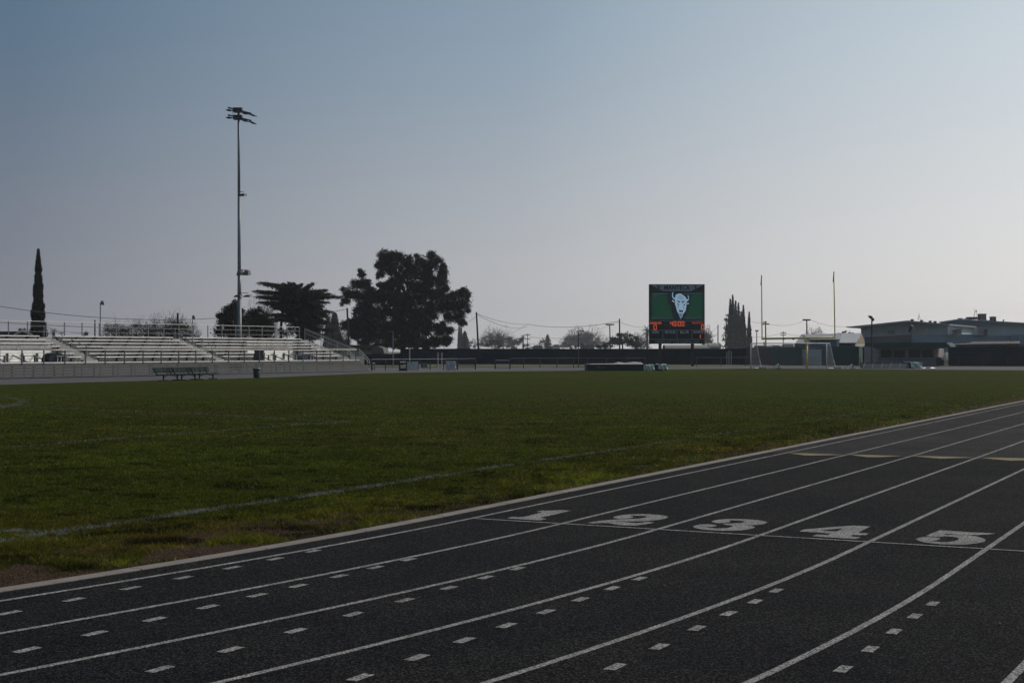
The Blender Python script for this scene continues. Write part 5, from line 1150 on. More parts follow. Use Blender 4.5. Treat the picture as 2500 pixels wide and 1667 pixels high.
upole(150, 811, 150, 820, 430, .14, [(812.5, 143, 157, .18)], 'tiny far utility pole behind bleachers right of small palm')
def wire(p0, p1, Z0, Z1, sag, label, r=.022):
    a = at(*p0, Z0); b_ = at(*p1, Z1); pts = []
    for i in range(13):
        q = i / 12; p = a * (1 - q) + b_ * q; p[2] -= sag * 4 * q * (1 - q); pts.append(p)
    o = MB().path(pts, r, 4).build('power_line', M_DARKSTEEL); return tag(o, label, 'cable')
wire((-60, 738), (525, 777), 175, 205, .9, 'long wire crossing from the left edge past the left cypress', .035)
wire((525, 777), (847.5, 754), 205, 205, .7, 'wire from behind stadium pole across the cedar to leaning pole', .03)
wire((-40, 784), (475, 800), 170, 185, .3, 'upper wire running behind the bleacher back railing', .03)
wire((1164, 768), (1288, 797), 215, 420, 1.1, 'sagging wire right of the leaning pole near big tree', .035)
wire((1163, 765), (1288, 791.5), 215, 300, .5, 'upper wire from the leaning pole to the long span', .03)
wire((1288, 791.5), (1511, 784), 300, 250, .8, 'long shallow span to the tallest plain pole', .035)
wire((1511, 785), (1568, 798), 250, 320, .3, 'wire dropping right of tallest plain pole to the palm', .03)
wire((1248, 814), (1288, 792), 330, 300, .0, 'short wire rising to the long span right of bare tree', .03)
wire((1113, 806), (1163, 773), 230, 215, .0, 'taut wire rising to the leaning pole from big tree', .025)
wire((1290, 823), (1490, 825), 420, 420, .3, 'upper distant wire in front of large bare tree', .04)
wire((1290, 838), (1490, 829), 420, 420, 1.1, 'lower sagging distant wire in front of large bare tree', .04)
wire((1450, 809), (1511, 786), 320, 250, .0, 'guy wire rising to tallest plain pole from bare tree', .02)
wire((1727, 823), (1753, 796), 330, 300, .0, 'wire rising to plain pole left of the cypress group', .025)
wire((1835, 786), (1869, 787), 300, 270, .1, 'wire reaching twin-crossarm pole from the cypress side', .025)
wire((1875, 791), (1960, 785), 270, 300, .5, 'wire between twin-crossarm pole and T pole', .025)
wire((1979, 781), (2072, 797), 300, 300, .5, 'wire from T pole to the gymnasium eave', .025)
wire((1820, 822), (1912, 812), 420, 420, .6, 'distant wire left of insulator pole', .035)
wire((1912, 812), (1965, 818), 420, 420, .4, 'distant wire right of insulator pole', .035)

# ============================================================ TREES
def clouds(clumps, Z, leaf, n_per, sub, cols, depthk=1.0, asp=1.0, seed=1, droop=0, spread=1.0):
    """clumps: (px, py, rx, ry) in photo pixels at depth Z; returns V, T, C arrays"""
    r = np.random.default_rng(seed); Vs, Cs = [], []
    k = Z / F
    for (cx, cy, rx, ry) in clumps:
        c = at(cx, cy, Z); RX, RZ = rx * k, ry * k; RY = RX * depthk
        ns = max(3, int(sub * (RX * RZ) ** .5 * 2.2)); u = r.normal(size=(ns, 3)); u /= np.linalg.norm(u, axis=1)[:, None]; u *= (r.random(ns) ** .42)[:, None]
        sc = c + u * (RX * .86, RY * .86, RZ * .86); nl = int(n_per * RX * RZ / ns) + 8
        sr = ((.12 + .22 * r.random(ns)) * min(RX, RZ) + .22) * spread
        p = (sc[:, None, :] + r.normal(size=(ns, nl, 3)) * sr[:, None, None] * (.62, .62, .50)).reshape(-1, 3)
        sh = np.repeat(.65 + .7 * r.random(ns), nl); n = len(p)
        a = r.normal(size=(n, 3)); a /= np.linalg.norm(a, axis=1)[:, None]; b = r.normal(size=(n, 3)); b[:, 2] -= droop
        b -= (a * b).sum(1)[:, None] * a; b /= np.linalg.norm(b, axis=1)[:, None]
        s = leaf * (.6 + .8 * r.random(n))[:, None]
        Vs.append(np.stack([p - a * s * .5 * asp, p + a * s * .5 * asp, p + b * s], 1).reshape(-1, 3))
        cc = np.array(cols)[r.integers(0, len(cols), n)] * sh[:, None] * (.8 + .4 * r.random(n))[:, None]; Cs.append(np.repeat(cc, 3, axis=0))
    V = np.concatenate(Vs); return V, np.arange(len(V)).reshape(-1, 3), np.concatenate(Cs)
def leafy(name, label, clumps, Z, leaf, n_per, sub, cols, trunk, seed=1, ragged=0, limbs=True, trunk_r=.3, cat='tree', asp=1.0, group=None, spread=1.0):
    """trunk: list of px points from the base up"""
    b_ = at(trunk[0][0], 857, Z); b_[2] = -.06; t_ = thing(name, b_, label, cat, group)
    pts = [b_] + [at(x, y, Z) for x, y in trunk[1:]]; mb = MB(); m_ = len(pts)
    for i in range(m_ - 1): mb.tube(pts[i], pts[i + 1], trunk_r * (1 - i / m_ * .7), trunk_r * (1 - (i + 1) / m_ * .7), 8)
    mb.build('trunk', M_BARK, t_)
    if limbs:
        mb = MB(); rr = random.Random(seed)
        for (cx, cy, rx, ry) in [c_ for c_ in clumps if len(clumps) < 25 or c_[2] > 17]:
            j = rr.choice(pts[1:]); c = at(cx, cy, Z); mid = (j + c) / 2 + np.array((rr.uniform(-.5, .5), rr.uniform(-.8, .8), .3)); mb.tube(j, mid, trunk_r * .38, trunk_r * .26, 5).tube(mid, c, trunk_r * .26, trunk_r * .10, 5)
            for _ in range(5):
                e = c + np.array((rr.uniform(-1, 1) * rx, rr.uniform(-1, 1) * rx * .5, rr.uniform(-.4, 1) * ry)) * Z / F * .8; mb.tube(c * .6 + mid * .4, e, trunk_r * .12, trunk_r * .04, 4)
        mb.build('limbs', M_BARK, t_)
    V, T, C = clouds(clumps, Z, leaf, n_per, sub, cols, seed=seed, asp=asp, droop=.4, spread=spread)
    if ragged:
        V2, T2, C2 = clouds([(a_, b2, c2 * 1.16, d2 * 1.14) for a_, b2, c2, d2 in clumps], Z, leaf * .9, n_per * ragged, sub * 2.2, cols, seed=seed + 500, asp=asp, droop=.6, spread=.55)
        T2 = T2 + len(V); V = np.concatenate([V, V2]); T = np.concatenate([T, T2]); C = np.concatenate([C, C2])
    mesh_np('crown', V, T, M_LEAF, t_, C); return t_
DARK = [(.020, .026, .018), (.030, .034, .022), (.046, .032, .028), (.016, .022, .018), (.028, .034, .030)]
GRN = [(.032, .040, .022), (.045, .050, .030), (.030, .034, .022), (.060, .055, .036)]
HZY = [(.075, .085, .075), (.095, .100, .085), (.065, .072, .068)]  # leaf colours paled to carry part of the distance haze
# big eucalyptus, lobes read off the photograph
E_ = lambda pts: [(800 + x / 4.48, 580 + y / 4.48, rx / 4.48, ry / 4.48) for x, y, rx, ry in pts]
EUC = E_([(640, 200, 105, 62), (760, 230, 100, 80), (600, 290, 75, 75), (870, 270, 80, 80), (690, 330, 110, 80), (580, 400, 40, 60), (1010, 250, 70, 62), (1130, 200, 55, 52), (1180, 280, 85, 85), (1060, 340, 110, 100), (900, 400, 110, 90), (1260, 380, 62, 75), (1240, 480, 85, 80), (1100, 480, 120, 100), (940, 540, 120, 90), (760, 480, 110, 80), (660, 530, 90, 60), (590, 520, 45, 45),
   (370, 400, 40, 50), (300, 510, 62, 55), (400, 500, 80, 70), (230, 610, 65, 60), (330, 640, 100, 75), (470, 600, 90, 70), (200, 690, 50, 45), (420, 720, 110, 70), (560, 660, 90, 70),
   (700, 660, 130, 90), (880, 680, 140, 100), (1060, 640, 140, 110), (1220, 620, 100, 90), (1350, 640, 70, 60), (1450, 620, 75, 65), (1490, 570, 40, 32), (1530, 620, 36, 52), (1500, 720, 72, 75), (1400, 740, 90, 80), (1280, 760, 90, 90), (1440, 860, 75, 75), (1330, 880, 60, 70), (1470, 930, 45, 40),
   (1130, 800, 130, 110), (960, 830, 140, 110), (780, 830, 130, 110), (600, 810, 120, 95), (450, 840, 110, 80), (330, 800, 70, 60), (310, 910, 90, 60), (190, 960, 60, 55), (270, 980, 70, 70), (400, 980, 120, 90), (560, 970, 130, 100), (740, 980, 130, 110), (920, 1000, 130, 110), (1090, 980, 110, 110), (1230, 1010, 80, 90), (1330, 1010, 50, 50), (1300, 1110, 60, 60), (1180, 1130, 90, 60), (1010, 1130, 120, 60), (850, 1140, 110, 60), (680, 1120, 130, 60), (500, 1090, 120, 60), (340, 1080, 90, 55)])
EUC += [(890, 838, 20, 11), (930, 842, 25, 9), (970, 842, 30, 9), (1010, 842, 28, 9), (1050, 840, 26, 10), (1086, 834, 14, 12), (862, 815, 14, 14), (905, 800, 22, 18), (875, 790, 20, 14), (1000, 815, 30, 16), (950, 815, 30, 16)]
_rr = random.Random(77); EUC += [(a_ + c2 * _rr.uniform(-1, 1), b2 + d2 * _rr.uniform(-1, 1), c2 * _rr.uniform(.28, .5), d2 * _rr.uniform(.28, .5)) for a_, b2, c2, d2 in list(EUC) for _ in range(1)]
leafy('eucalyptus_tree', 'huge dark eucalyptus tree with several rounded lobes behind the field', EUC, 222, .175, 1400, 10.0, DARK, [(985, 857), (982, 800), (980, 740), (970, 680)], seed=3, trunk_r=.45, asp=.7, spread=.9, ragged=.22)
# deodar cedar
def cedar(name, label, Z, trunks, branches, cols, seed, dens=1.0, tw=.25):
    r = np.random.default_rng(seed); b_ = at(trunks[0][0][0], 857, Z); b_[2] = -.06; t_ = thing(name, b_, label, 'tree')
    mb = MB()
    for tr in trunks:
        pts = [at(x, y, Z) for x, y in tr]; pts[0][2] = -.06
        for i in range(len(pts) - 1): mb.tube(pts[i], pts[i + 1], tw * (1 - i / len(pts) * .8), tw * (1 - (i + 1) / len(pts) * .8), 8)
    mb.build('trunk', M_BARK, t_)
    mb = MB(); Vs = []; Cs = []
    for (x0, y0, x1, y1, wpx) in branches:
        dpt = r.uniform(-1, 1) * abs(x1 - x0) * Z / F * .55
        a = at(x0, y0, Z); e = at(x1, y1, Z); e[1] += dpt; L = np.linalg.norm(e - a); K = 14; prev = a
        for i in range(1, K + 1):
            q = i / K; p = a * (1 - q) + e * q; p[2] += .10 * L * math.sin(q * math.pi) * .6; mb.tube(prev, p, tw * .22 * (1 - q) + .02, tw * .22 * (1 - q) * .9 + .015, 4, cap=False); prev = p
            wl = wpx * Z / F * (1 - .78 * q) + .12
            nl = int(26 * dens * wl * (L / K) * 9) + 12
            pp = p + np.c_[r.normal(size=nl) * L / K * .7, r.normal(size=nl) * wl * 1.1, -np.abs(r.normal(size=nl)) * wl * .38 + .06]
            aa = r.normal(size=(nl, 3)); aa /= np.linalg.norm(aa, axis=1)[:, None]; bb = r.normal(size=(nl, 3)) * .5; bb[:, 2] -= .55; bb[:, 0] += .6 * np.sign(x1 - x0); bb /= np.linalg.norm(bb, axis=1)[:, None]
            s = (.22 + .22 * r.random(nl))[:, None]
            Vs.append(np.stack([pp - aa * s * .16, pp + aa * s * .16, pp + bb * s], 1).reshape(-1, 3)); Cs.append(np.repeat(np.array(cols)[r.integers(0, len(cols), nl)] * (.6 + .8 * r.random(nl))[:, None], 3, axis=0))
    mb.build('limbs', M_BARK, t_); V = np.concatenate(Vs); mesh_np('crown', V, np.arange(len(V)).reshape(-1, 3), M_LEAF, t_, np.concatenate(Cs)); return t_
CED = [(.020, .034, .024), (.028, .040, .026), (.016, .026, .022)]
br = [(722, 716, 632, 688, 16), (722, 730, 618, 708, 15), (722, 738, 634, 724, 15), (722, 748, 639, 738, 12), (722, 706, 660, 694, 14), (722, 704, 690, 692, 12), (726, 700, 704, 689, 8), (726, 702, 718, 690, 8), (726, 704, 737, 692, 10),
      (728, 716, 764, 691, 12), (728, 722, 793, 707, 14), (728, 732, 806, 717, 14), (728, 738, 825, 722, 13), (728, 744, 804, 739, 14), (728, 752, 791, 747, 14), (728, 762, 812, 762, 13), (728, 772, 799, 773, 13), (728, 782, 782, 779, 12),
      (728, 790, 797, 786, 15), (728, 798, 786, 797, 14), (728, 806, 800, 805, 15), (728, 814, 792, 817, 14), (728, 822, 770, 826, 12), (728, 766, 690, 756, 12), (722, 772, 655, 769, 9), (722, 758, 668, 748, 12), (722, 784, 668, 779, 8), (722, 790, 712, 778, 10), (728, 776, 745, 764, 16), (726, 742, 745, 722, 16), (722, 740, 690, 716, 18), (722, 728, 676, 712, 18), (728, 728, 760, 712, 18), (728, 748, 765, 734, 18), (722, 754, 690, 738, 16), (728, 760, 762, 750, 16), (724, 724, 705, 706, 14)]
br = br + [(a_ + random.uniform(-6, 6), b_ + random.uniform(-4, 5), c_ * .8 + a_ * .2 + random.uniform(-8, 8), d_ + random.uniform(2, 9), e_ * .8) for a_, b_, c_, d_, e_ in br]
ced = cedar('cedar_tree', 'wide dark cedar tree with layered horizontal branches right of stadium pole', 186, [[(729, 857), (729, 790), (727, 740), (724, 700)], [(686, 857), (686, 800), (690, 750), (706, 715)]], br, CED, 5, 1.7, .22)
V, T, C = clouds([(700, 712, 40, 11), (740, 716, 40, 12), (690, 726, 44, 9), (758, 728, 44, 12), (720, 728, 30, 14), (700, 742, 40, 9), (755, 746, 44, 10), (725, 750, 26, 12), (765, 766, 36, 9), (735, 770, 26, 12), (745, 790, 40, 14), (768, 800, 30, 14), (750, 815, 40, 14), (705, 760, 22, 6), (775, 818, 22, 12), (725, 805, 20, 14), (692, 782, 14, 8), (706, 798, 20, 12), (690, 806, 16, 8), (700, 818, 24, 8)], 186, .28, 420, 4.0, CED, seed=44, asp=.35, droop=.7)
mesh_np('needle_masses', V, T, M_LEAF, ced, C)
# conifers
def conifer(px, ytop, ybase, hw, Z, label, cols, seed, name='conifer_tree'):
    br = []; r = random.Random(seed); nb = int((ybase - ytop) / 2.2)
    for i in range(nb):
        q = (i + .5) / nb; y = ytop + (ybase - ytop) * q; w_ = hw * (.08 + .92 * q ** .8) * r.uniform(.75, 1.1)
        for s in (-1, 1): br.append((px, y - 1, px + s * w_, y + r.uniform(0, 3), 3 + 4 * q))
    return cedar(name, label, Z, [[(px, 857), (px, (ytop + ybase) / 2), (px, ytop - 1)]], br, cols, seed, .55, .16 * Z / 250)
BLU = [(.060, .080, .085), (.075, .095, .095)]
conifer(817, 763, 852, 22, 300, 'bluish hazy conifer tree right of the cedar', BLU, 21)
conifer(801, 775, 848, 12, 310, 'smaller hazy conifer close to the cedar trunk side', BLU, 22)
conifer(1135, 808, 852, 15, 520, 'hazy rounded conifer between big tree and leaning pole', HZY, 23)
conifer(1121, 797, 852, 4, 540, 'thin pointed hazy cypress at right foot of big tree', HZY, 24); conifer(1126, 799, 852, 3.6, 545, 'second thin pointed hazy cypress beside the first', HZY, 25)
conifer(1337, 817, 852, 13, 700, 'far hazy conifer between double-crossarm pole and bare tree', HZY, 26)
# dark evergreens behind the bleachers
leafy('evergreen_tree', 'dark leafy evergreen directly behind the stadium light pole', [(560, 760, 22, 16), (575, 748, 16, 13), (545, 780, 18, 18), (566, 790, 26, 22), (535, 805, 12, 12), (590, 775, 16, 20), (555, 812, 30, 14), (575, 740, 8, 8), (590, 805, 22, 18)], 168, .17, 1100, 3.0, DARK, [(565, 857), (565, 800), (566, 765)], seed=8, trunk_r=.3, ragged=.15)
leafy('evergreen_tree', 'dark brownish evergreen between stadium pole and the cedar', [(620, 768, 16, 14), (638, 775, 16, 14), (606, 780, 14, 16), (625, 795, 26, 18), (648, 792, 16, 16), (660, 805, 14, 14), (605, 808, 20, 14), (640, 815, 30, 12), (630, 756, 8, 8)], 172, .17, 1100, 3.0, [(.026, .030, .020), (.036, .032, .022), (.022, .026, .020)], [(628, 857), (628, 800), (626, 775)], seed=9, trunk_r=.28, ragged=.15)
# cypresses
def cypress(px, ytop, ybase, wpx, Z, label, seed, cols, group=None, leaf=.16, prof=None):
    r = np.random.default_rng(seed); b_ = at(px, 857, Z); b_[2] = -.06; t_ = thing('cypress_tree', b_, label, 'tree', group); zt_ = at(px, ytop, Z)[2]; k = Z / F
    MB().tube(b_, (b_[0], Z, zt_ * .9), .22, .05, 6).build('trunk', M_BARK, t_)
    n = int((520 if Z < 300 else 420) * wpx * k * zt_); q = r.random(n) ** .85; z = (1 - q) * zt_            # q 0 top .. 1 bottom
    if prof is None: prof = [(0, .02), (.06, .16), (.2, .42), (.45, .78), (.75, 1), (1, .95)]
    wr = np.interp(q, [a_[0] for a_ in prof], [a_[1] for a_ in prof]) * wpx * k / 2
    th = r.random(n) * 2 * np.pi; lump = 1 + .16 * np.sin(z * 2.1 + 3 * np.sin(th + seed)) + .10 * np.sin(z * 5.3 + seed); rr = wr * lump * (r.random(n) ** .25)
    p = np.c_[b_[0] + rr * np.cos(th), Z + rr * np.sin(th), z]; a = r.normal(size=(n, 3)); a /= np.linalg.norm(a, axis=1)[:, None]
    u = np.c_[.25 * np.cos(th), .25 * np.sin(th), np.ones(n)] + r.normal(size=(n, 3)) * .25; u /= np.linalg.norm(u, axis=1)[:, None]; s = leaf * (.7 + .8 * r.random(n))[:, None] * min(Z / 190, 1.15)
    V = np.stack([p - a * s * .45, p + a * s * .45, p + u * s * 2.0], 1).reshape(-1, 3)
    mesh_np('crown', V, np.arange(3 * n).reshape(-1, 3), M_LEAF, t_, np.repeat(np.array(cols)[r.integers(0, len(cols), n)] * (.6 + .7 * r.random(n))[:, None], 3, axis=0)); return t_
CYP = [(.014, .020, .018), (.020, .026, .020), (.012, .016, .016)]
cypress(93, 612, 820, 37, 188, 'very tall dark pointed cypress behind the left bleachers', 31, CYP, None, .15, [(0, .02), (.04, .10), (.15, .30), (.3, .46), (.45, .62), (.6, .82), (.68, 1.0), (1, 1.05)])
CYB = [(.060, .080, .086), (.075, .095, .095), (.050, .068, .076)]  # cypress green lightened and blued, distance haze put into the colour
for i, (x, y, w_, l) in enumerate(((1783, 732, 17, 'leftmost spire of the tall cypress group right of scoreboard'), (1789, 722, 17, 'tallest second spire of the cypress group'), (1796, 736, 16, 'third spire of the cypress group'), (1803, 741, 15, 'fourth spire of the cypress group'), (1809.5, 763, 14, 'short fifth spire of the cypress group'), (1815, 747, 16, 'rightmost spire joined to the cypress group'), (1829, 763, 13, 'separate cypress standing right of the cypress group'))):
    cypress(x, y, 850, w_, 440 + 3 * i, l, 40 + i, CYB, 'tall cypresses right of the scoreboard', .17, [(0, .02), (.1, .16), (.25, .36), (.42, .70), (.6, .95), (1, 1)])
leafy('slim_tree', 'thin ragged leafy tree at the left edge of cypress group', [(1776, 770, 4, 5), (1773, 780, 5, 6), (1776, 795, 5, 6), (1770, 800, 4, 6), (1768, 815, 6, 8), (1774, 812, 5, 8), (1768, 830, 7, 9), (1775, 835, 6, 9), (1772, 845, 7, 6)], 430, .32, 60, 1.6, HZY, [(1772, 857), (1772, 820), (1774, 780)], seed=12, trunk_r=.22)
# bare winter trees
M_TWIG2 = mat('far_bare_twigs', (.12, .112, .11), .95, .1, 0, .3, 2)  # paler copy of the bare twigs with distance haze painted in
TW_COV = 1.9
def bare(px, ytop, ybase, wpx, Z, label, seed, m=None, lv=4, tw=.032, fill=None, up=.5):
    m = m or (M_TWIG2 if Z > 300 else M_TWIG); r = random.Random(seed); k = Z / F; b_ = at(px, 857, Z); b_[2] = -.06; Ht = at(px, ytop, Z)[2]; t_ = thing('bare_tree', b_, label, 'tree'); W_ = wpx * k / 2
    mb = MB(); tr = MB(); hb = Ht * .16; tr.tube(b_, (b_[0], Z, hb), .30 * Ht / 12, .22 * Ht / 12, 7); tr.build('trunk', M_BARK, t_)
    def grow(p, d, L, rad, n):
        if n == 0: return
        e = p + d * L; mid = (p + e) / 2 + np.array((r.uniform(-1, 1), r.uniform(-1, 1), r.uniform(-.3, .6))) * L * .08
        mb.tube(p, mid, rad, rad * .85, 3 if n < 4 else 5, cap=False); mb.tube(mid, e, rad * .85, rad * .65, 3 if n < 4 else 5, cap=False)
        for _ in range(3 if n > 2 else 4):
            nd = d + np.array((r.gauss(0, .48), r.gauss(0, .48), r.gauss(up * .25, .34))); nd /= np.linalg.norm(nd)
            grow(p + d * L * r.uniform(.45, 1.0), nd, L * r.uniform(.62, .86), max(rad * .55, tw), n - 1)
    nb = 8
    for i in range(nb):
        fx = -1 + 2 * (i + .5) / nb; d = np.array((fx * W_ * .9, r.uniform(-.5, .5) * W_, (Ht - hb) * (1 - .45 * abs(fx)))); Ld = np.linalg.norm(d); grow(np.array((b_[0], Z, hb * r.uniform(.7, 1))), d / Ld, Ld * .40, .10 * Ht / 12, lv)
    mb.build('branches', m, t_)
    rg = np.random.default_rng(seed + 900); Hv = max(Ht * .9, 1.5); c0 = np.array((b_[0], Z, Ht * .30)); lt = .16 * W_ + .5; wt = (.0085 * Z / 60 if Z < 300 else .011 * Z / 60)
    N = int(TW_COV * (math.pi * W_ * Ht * .5) / (lt * wt)); th = rg.random(N) * 2 * np.pi; ph = np.arcsin(rg.random(N) * .98); rr_ = rg.random(N) ** .38
    dr = np.c_[np.cos(th) * np.cos(ph) * W_, np.sin(th) * np.cos(ph) * W_ * .8, np.sin(ph) * Ht * .70]; lump = 1 + .13 * np.sin(th * 3 + seed) + .09 * np.sin(ph * 7 + th * 2)
    p0 = c0 + dr * (rr_ * lump)[:, None]; du = dr / np.linalg.norm(dr, axis=1)[:, None] + rg.normal(size=(N, 3)) * .42; du[:, 2] += up * .5; du /= np.linalg.norm(du, axis=1)[:, None]
    ll = lt * (.5 + .8 * rg.random(N))[:, None]; sd_ = rg.normal(size=(N, 3)); sd_ -= (sd_ * du).sum(1)[:, None] * du; sd_ /= np.linalg.norm(sd_, axis=1)[:, None]; sd_ *= wt * .5
    mid_ = p0 + du * ll * .5 + rg.normal(size=(N, 3)) * lt * .06
    Vt = np.stack([p0 - sd_, p0 + sd_, mid_ + sd_ * .7, mid_ - sd_ * .7, p0 + du * ll, mid_ - sd_ * .7], 1).reshape(-1, 3); ix = np.arange(N)[:, None] * 6
    Tt = np.concatenate([ix + np.array((0, 1, 2)), ix + np.array((0, 2, 3)), ix + np.array((3, 2, 4))])
    mesh_np('twigs', Vt, Tt, m, t_)
    if fill:
        V, T, C = clouds(fill, Z, .11 * Z / 300, 150, 1.2, HZY, seed=seed); mesh_np('foliage', V, T, M_LEAF, t_, C)
    return t_
bare(292, 786, 818, 118, 210, 'low bare tree behind the bleachers nearest thin floodlight pole', 51)
bare(352, 781, 818, 90, 206, 'bare tangled tree left of the thick dark pole', 52)
bare(415, 767, 818, 110, 204, 'rounded bare tree behind the thick dark pole', 53)
bare(462, 785, 818, 70, 208, 'small bare tree fading out right of thick dark pole', 54)
leafy('brown_shrub', 'brownish twiggy shrub mass under the bare trees behind bleachers', [(375, 800, 26, 16), (420, 794, 30, 22), (452, 802, 24, 16), (290, 800, 34, 13), (335, 800, 20, 15), (260, 800, 14, 12), (400, 808, 50, 10), (300, 810, 50, 8)], 204, .13, 330, 4, [(.040, .033, .028), (.032, .028, .024)], [(420, 857), (420, 810)], seed=14, trunk_r=.12, cat='shrub')
bare(640, 728, 800, 90, 200, 'tall bare tree between stadium pole and cedar', 55)
bare(835, 800, 852, 44, 260, 'small bare tree under the hazy conifer beside big tree', 56)
bare(1212, 800, 852, 92, 800, 'wide bare tree right of the leaning pole', 57, tw=.10, fill=[(1195, 828, 20, 14), (1230, 828, 22, 16), (1212, 838, 30, 12)])
leafy('yellow_bush', 'yellowish rounded bush in front of the wide bare tree', [(1207, 836, 18, 11), (1195, 842, 14, 8), (1222, 842, 13, 8)], 560, .30, 120, 2.0, [(.060, .058, .030), (.070, .060, .034)], [(1207, 857), (1207, 845)], seed=15, trunk_r=.15, cat='bush')
bare(1423, 800, 852, 118, 950, 'large wide bare tree behind dark lamp post', 58, tw=.12, fill=[(1400, 826, 22, 14), (1425, 822, 20, 16), (1442, 832, 24, 14), (1385, 838, 16, 10)])
leafy('round_bush', 'dark green round bushy tree under the two poles', [(1525, 822, 20, 10), (1545, 828, 14, 12), (1508, 833, 18, 12), (1485, 840, 16, 9), (1530, 838, 28, 12), (1555, 842, 14, 9), (1468, 845, 14, 6), (1515, 817, 12, 6), (1495, 828, 12, 8)], 380, .26, 330, 3.0, GRN, [(1520, 857), (1520, 838)], seed=16, trunk_r=.25)
bare(1562, 812, 852, 44, 700, 'low bare tree between round bush and palm', 59, tw=.08)
bare(1727, 795, 852, 26, 650, 'upright bare tree right against scoreboard edge', 60, tw=.08, up=1.5)
bare(1990, 799, 850, 64, 800, 'bare tree rising behind the grey roof house', 61, tw=.09)
leafy('pale_tree', 'flat-topped hazy tree behind the tan gabled shed', [(2062, 811, 16, 5), (2050, 815, 14, 5), (2078, 815, 10, 4)], 480, .30, 90, 1.8, HZY, [(2062, 857), (2062, 815)], seed=17, trunk_r=.2)
leafy('hazy_tree', 'hazy dense tree filling the gap right of wide bare tree', [(1262, 836, 16, 12), (1275, 828, 10, 8), (1250, 842, 12, 8)], 650, .32, 70, 1.6, HZY, [(1262, 857), (1262, 838)], seed=18, trunk_r=.2)
leafy('hazy_tree', 'hazy rounded tree left of the far conifer', [(1318, 838, 12, 9), (1326, 832, 8, 7)], 720, .34, 60, 1.6, HZY, [(1318, 857), (1318, 840)], seed=19, trunk_r=.2)
leafy('hazy_tree', 'hazy dark mass behind the screen fence right of lamp post', [(1425, 844, 26, 7), (1400, 846, 14, 5)], 500, .28, 90, 1.8, [(.03, .034, .03), (.04, .042, .036)], [(1425, 857), (1425, 846)], seed=20, trunk_r=.2)
leafy('hazy_tree', 'small hazy tree behind bleachers left of first bare tree', [(214, 814, 12, 5), (205, 817, 10, 3), (50, 805, 24, 5)], 330, .22, 120, 1.8, GRN, [(214, 857), (214, 815)], seed=28, trunk_r=.15)
leafy('hazy_tree', 'low hazy trees above hoop shelters right of the scoreboard', [(1742, 841, 10, 5), (1760, 846, 12, 4), (1735, 836, 6, 5)], 520, .28, 80, 1.8, HZY, [(1742, 857), (1742, 843)], seed=29, trunk_r=.15)
leafy('hazy_tree', 'hazy low tree between the yellowish bush and far palm', [(1250, 838, 18, 12), (1268, 834, 14, 10), (1240, 830, 14, 10), (1285, 844, 12, 7)], 820, .40, 60, 1.8, HZY, [(1250, 857), (1250, 840)], seed=301, trunk_r=.2)
leafy('hazy_tree', 'hazy low tree in the gap under the leaning pole', [(1150, 838, 16, 12), (1165, 842, 16, 9), (1180, 838, 12, 12)], 700, .34, 60, 1.8, HZY, [(1160, 857), (1160, 842)], seed=302, trunk_r=.2)
leafy('hazy_tree', 'hazy broad tree core inside the large bare tree', [(1400, 832, 26, 18), (1430, 828, 28, 20), (1455, 838, 22, 13), (1380, 842, 16, 9)], 900, .42, 70, 2.0, HZY, [(1425, 857), (1425, 835)], seed=303, trunk_r=.25)
# palms
def palm(px, ytop, ybase, hw, Z, label, seed, cols, skirt=False):
    r = np.random.default_rng(seed); b_ = at(px, 857, Z); b_[2] = -.06; t_ = thing('palm_tree', b_, label, 'tree'); k = Z / F; c = at(px, ytop + hw * .75, Z); MB().tube(b_, c, .34, .28, 8).build('trunk', M_BARK, t_); mb = MB()
    for i in range(52):
        th = r.uniform(0, 2 * math.pi); el = r.uniform(-.5, 1.35); L = hw * k * r.uniform(.85, 1.1); p = c.copy(); d = np.array((math.cos(th) * math.cos(el), math.sin(th) * math.cos(el), math.sin(el)))
        prev = p; side = np.cross(d, (0, 0, 1.0)); side /= np.linalg.norm(side) + 1e-6
        for j in range(7):
            d = d + np.array((0, 0, -.13)); d /= np.linalg.norm(d); nx_ = prev + d * L / 7; w_ = .20 * k * hw * (1 - abs(j - 2.5) / 5) * .5
            mb.add([prev, nx_, nx_ + side * w_ + np.array((0, 0, -w_ * .8)), nx_ - side * w_ + np.array((0, 0, -w_ * .8))], [(0, 1, 2), (0, 3, 1)]); prev = nx_
    o = mb.build('fronds', mat('palm_frond_' + str(seed), cols, .7, .2), t_)
    if skirt:
        V, T, C = clouds([(px, ytop + hw * 1.9, hw * .8, hw * .9), (px - 4, ytop + hw * 2.6, hw * .9, hw * .7)], Z, .25, 40, 1.6, HZY, seed=seed); o2 = mesh_np('dead_fronds', V, T, M_LEAF, t_, C); o2['kind'] = 'stuff'
    return t_
palm(1580, 795, 850, 20, 480, 'broad palm tree half hidden behind the scoreboard left edge', 71, (.035, .042, .035), True)
palm(131, 801, 818, 11, 300, 'small far palm tree behind left bleachers', 72, (.035, .042, .036))
palm(1277, 817, 850, 9, 600, 'far hazy palm left of double-crossarm pole', 73, (.05, .058, .05))
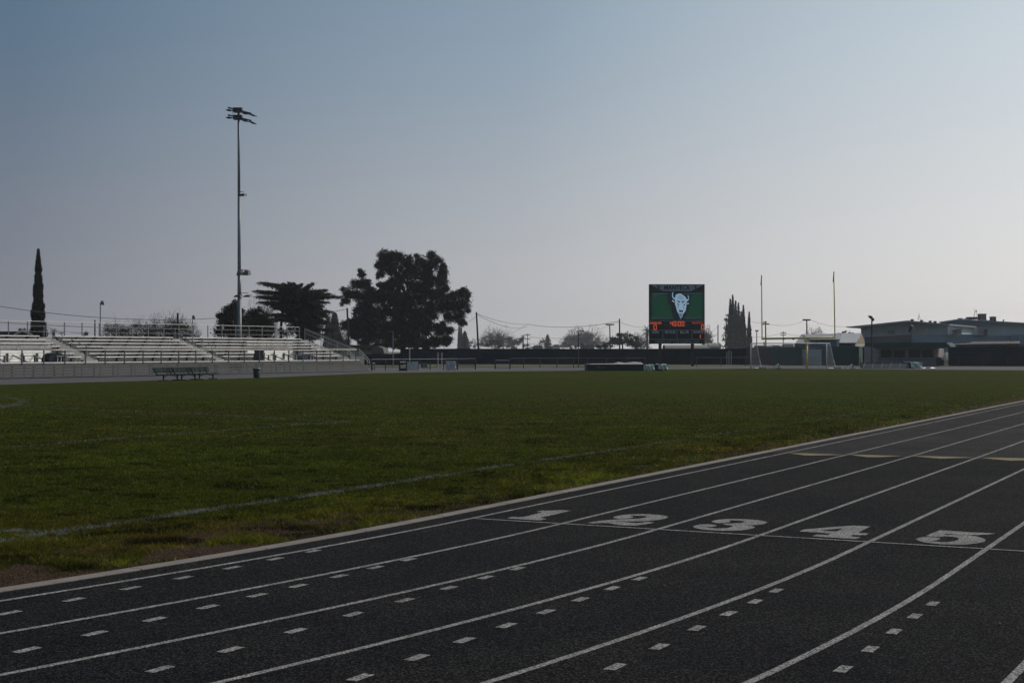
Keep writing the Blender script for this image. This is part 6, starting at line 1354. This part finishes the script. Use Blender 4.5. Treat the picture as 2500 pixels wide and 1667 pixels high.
for i, (x, y, rx) in enumerate(((1225, 846, 26), (1300, 848, 18), (1362, 848, 20), (1475, 848, 18), (1855, 849, 14), (1895, 847, 18), (1930, 849, 12))):
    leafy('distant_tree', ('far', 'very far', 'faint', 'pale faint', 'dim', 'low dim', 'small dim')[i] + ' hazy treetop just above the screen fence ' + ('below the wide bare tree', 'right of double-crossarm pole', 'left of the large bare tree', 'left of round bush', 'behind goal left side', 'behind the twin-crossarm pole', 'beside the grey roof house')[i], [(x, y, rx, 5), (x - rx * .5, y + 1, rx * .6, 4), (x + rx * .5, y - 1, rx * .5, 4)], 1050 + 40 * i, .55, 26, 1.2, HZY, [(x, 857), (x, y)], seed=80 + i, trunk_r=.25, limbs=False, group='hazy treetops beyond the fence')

# ============================================================ SMALL THINGS ON THE TRACK
M_LEAFD = mat('dry_leaf', (.10, .07, .04), .8)
for x, y, l in ((1620.5, 1429.5, 'tiny dry leaf lying in lane four of the track'), (929, 1579, 'small dark pebble beside the lane line at lower left'), (1390.5, 1201.3, 'small dark clod on the kerb by lane number one'), (2440, 1521, 'small dark pebble in the outer lane at lower right')):
    p = G(x, y, .012 if y > 1300 else .03); mb = MB(); r_ = random.Random(int(x)); V = []
    for i in range(7): th = i / 7 * 2 * math.pi; q = .011 * r_.uniform(.6, 1.2); V.append(p + np.array((math.cos(th) * q * 1.6, math.sin(th) * q, r_.uniform(-.004, .008))))
    V += [p + np.array((0, 0, .010)), p - np.array((0, 0, .01))]; mb.add(V, [(i, (i + 1) % 7, 7) for i in range(7)] + [((i + 1) % 7, i, 8) for i in range(7)])
    o = mb.build('dry_leaf' if 'leaf' in l else 'pebble', M_LEAFD if 'leaf' in l else M_DARKSTEEL); tag(o, l, 'leaf' if 'leaf' in l else 'stone')

# ============================================================ HAZE
m_haze = bpy.data.materials.new('haze_air'); m_haze.use_nodes = True; t = m_haze.node_tree; t.nodes.clear()
ho = t.nodes.new('ShaderNodeOutputMaterial'); hv = t.nodes.new('ShaderNodeVolumePrincipled')
hv.inputs['Color'].default_value = (.86, .89, .94, 1); hv.inputs['Density'].default_value = HAZE_D; hv.inputs['Anisotropy'].default_value = .35
t.links.new(hv.outputs[0], ho.inputs['Volume'])
hz = MB().box(-900, 900, -40, 1400, -1.2, 40).build('haze', m_haze); hz['kind'] = 'stuff'; hz['label'] = 'pale hazy air over the whole field'
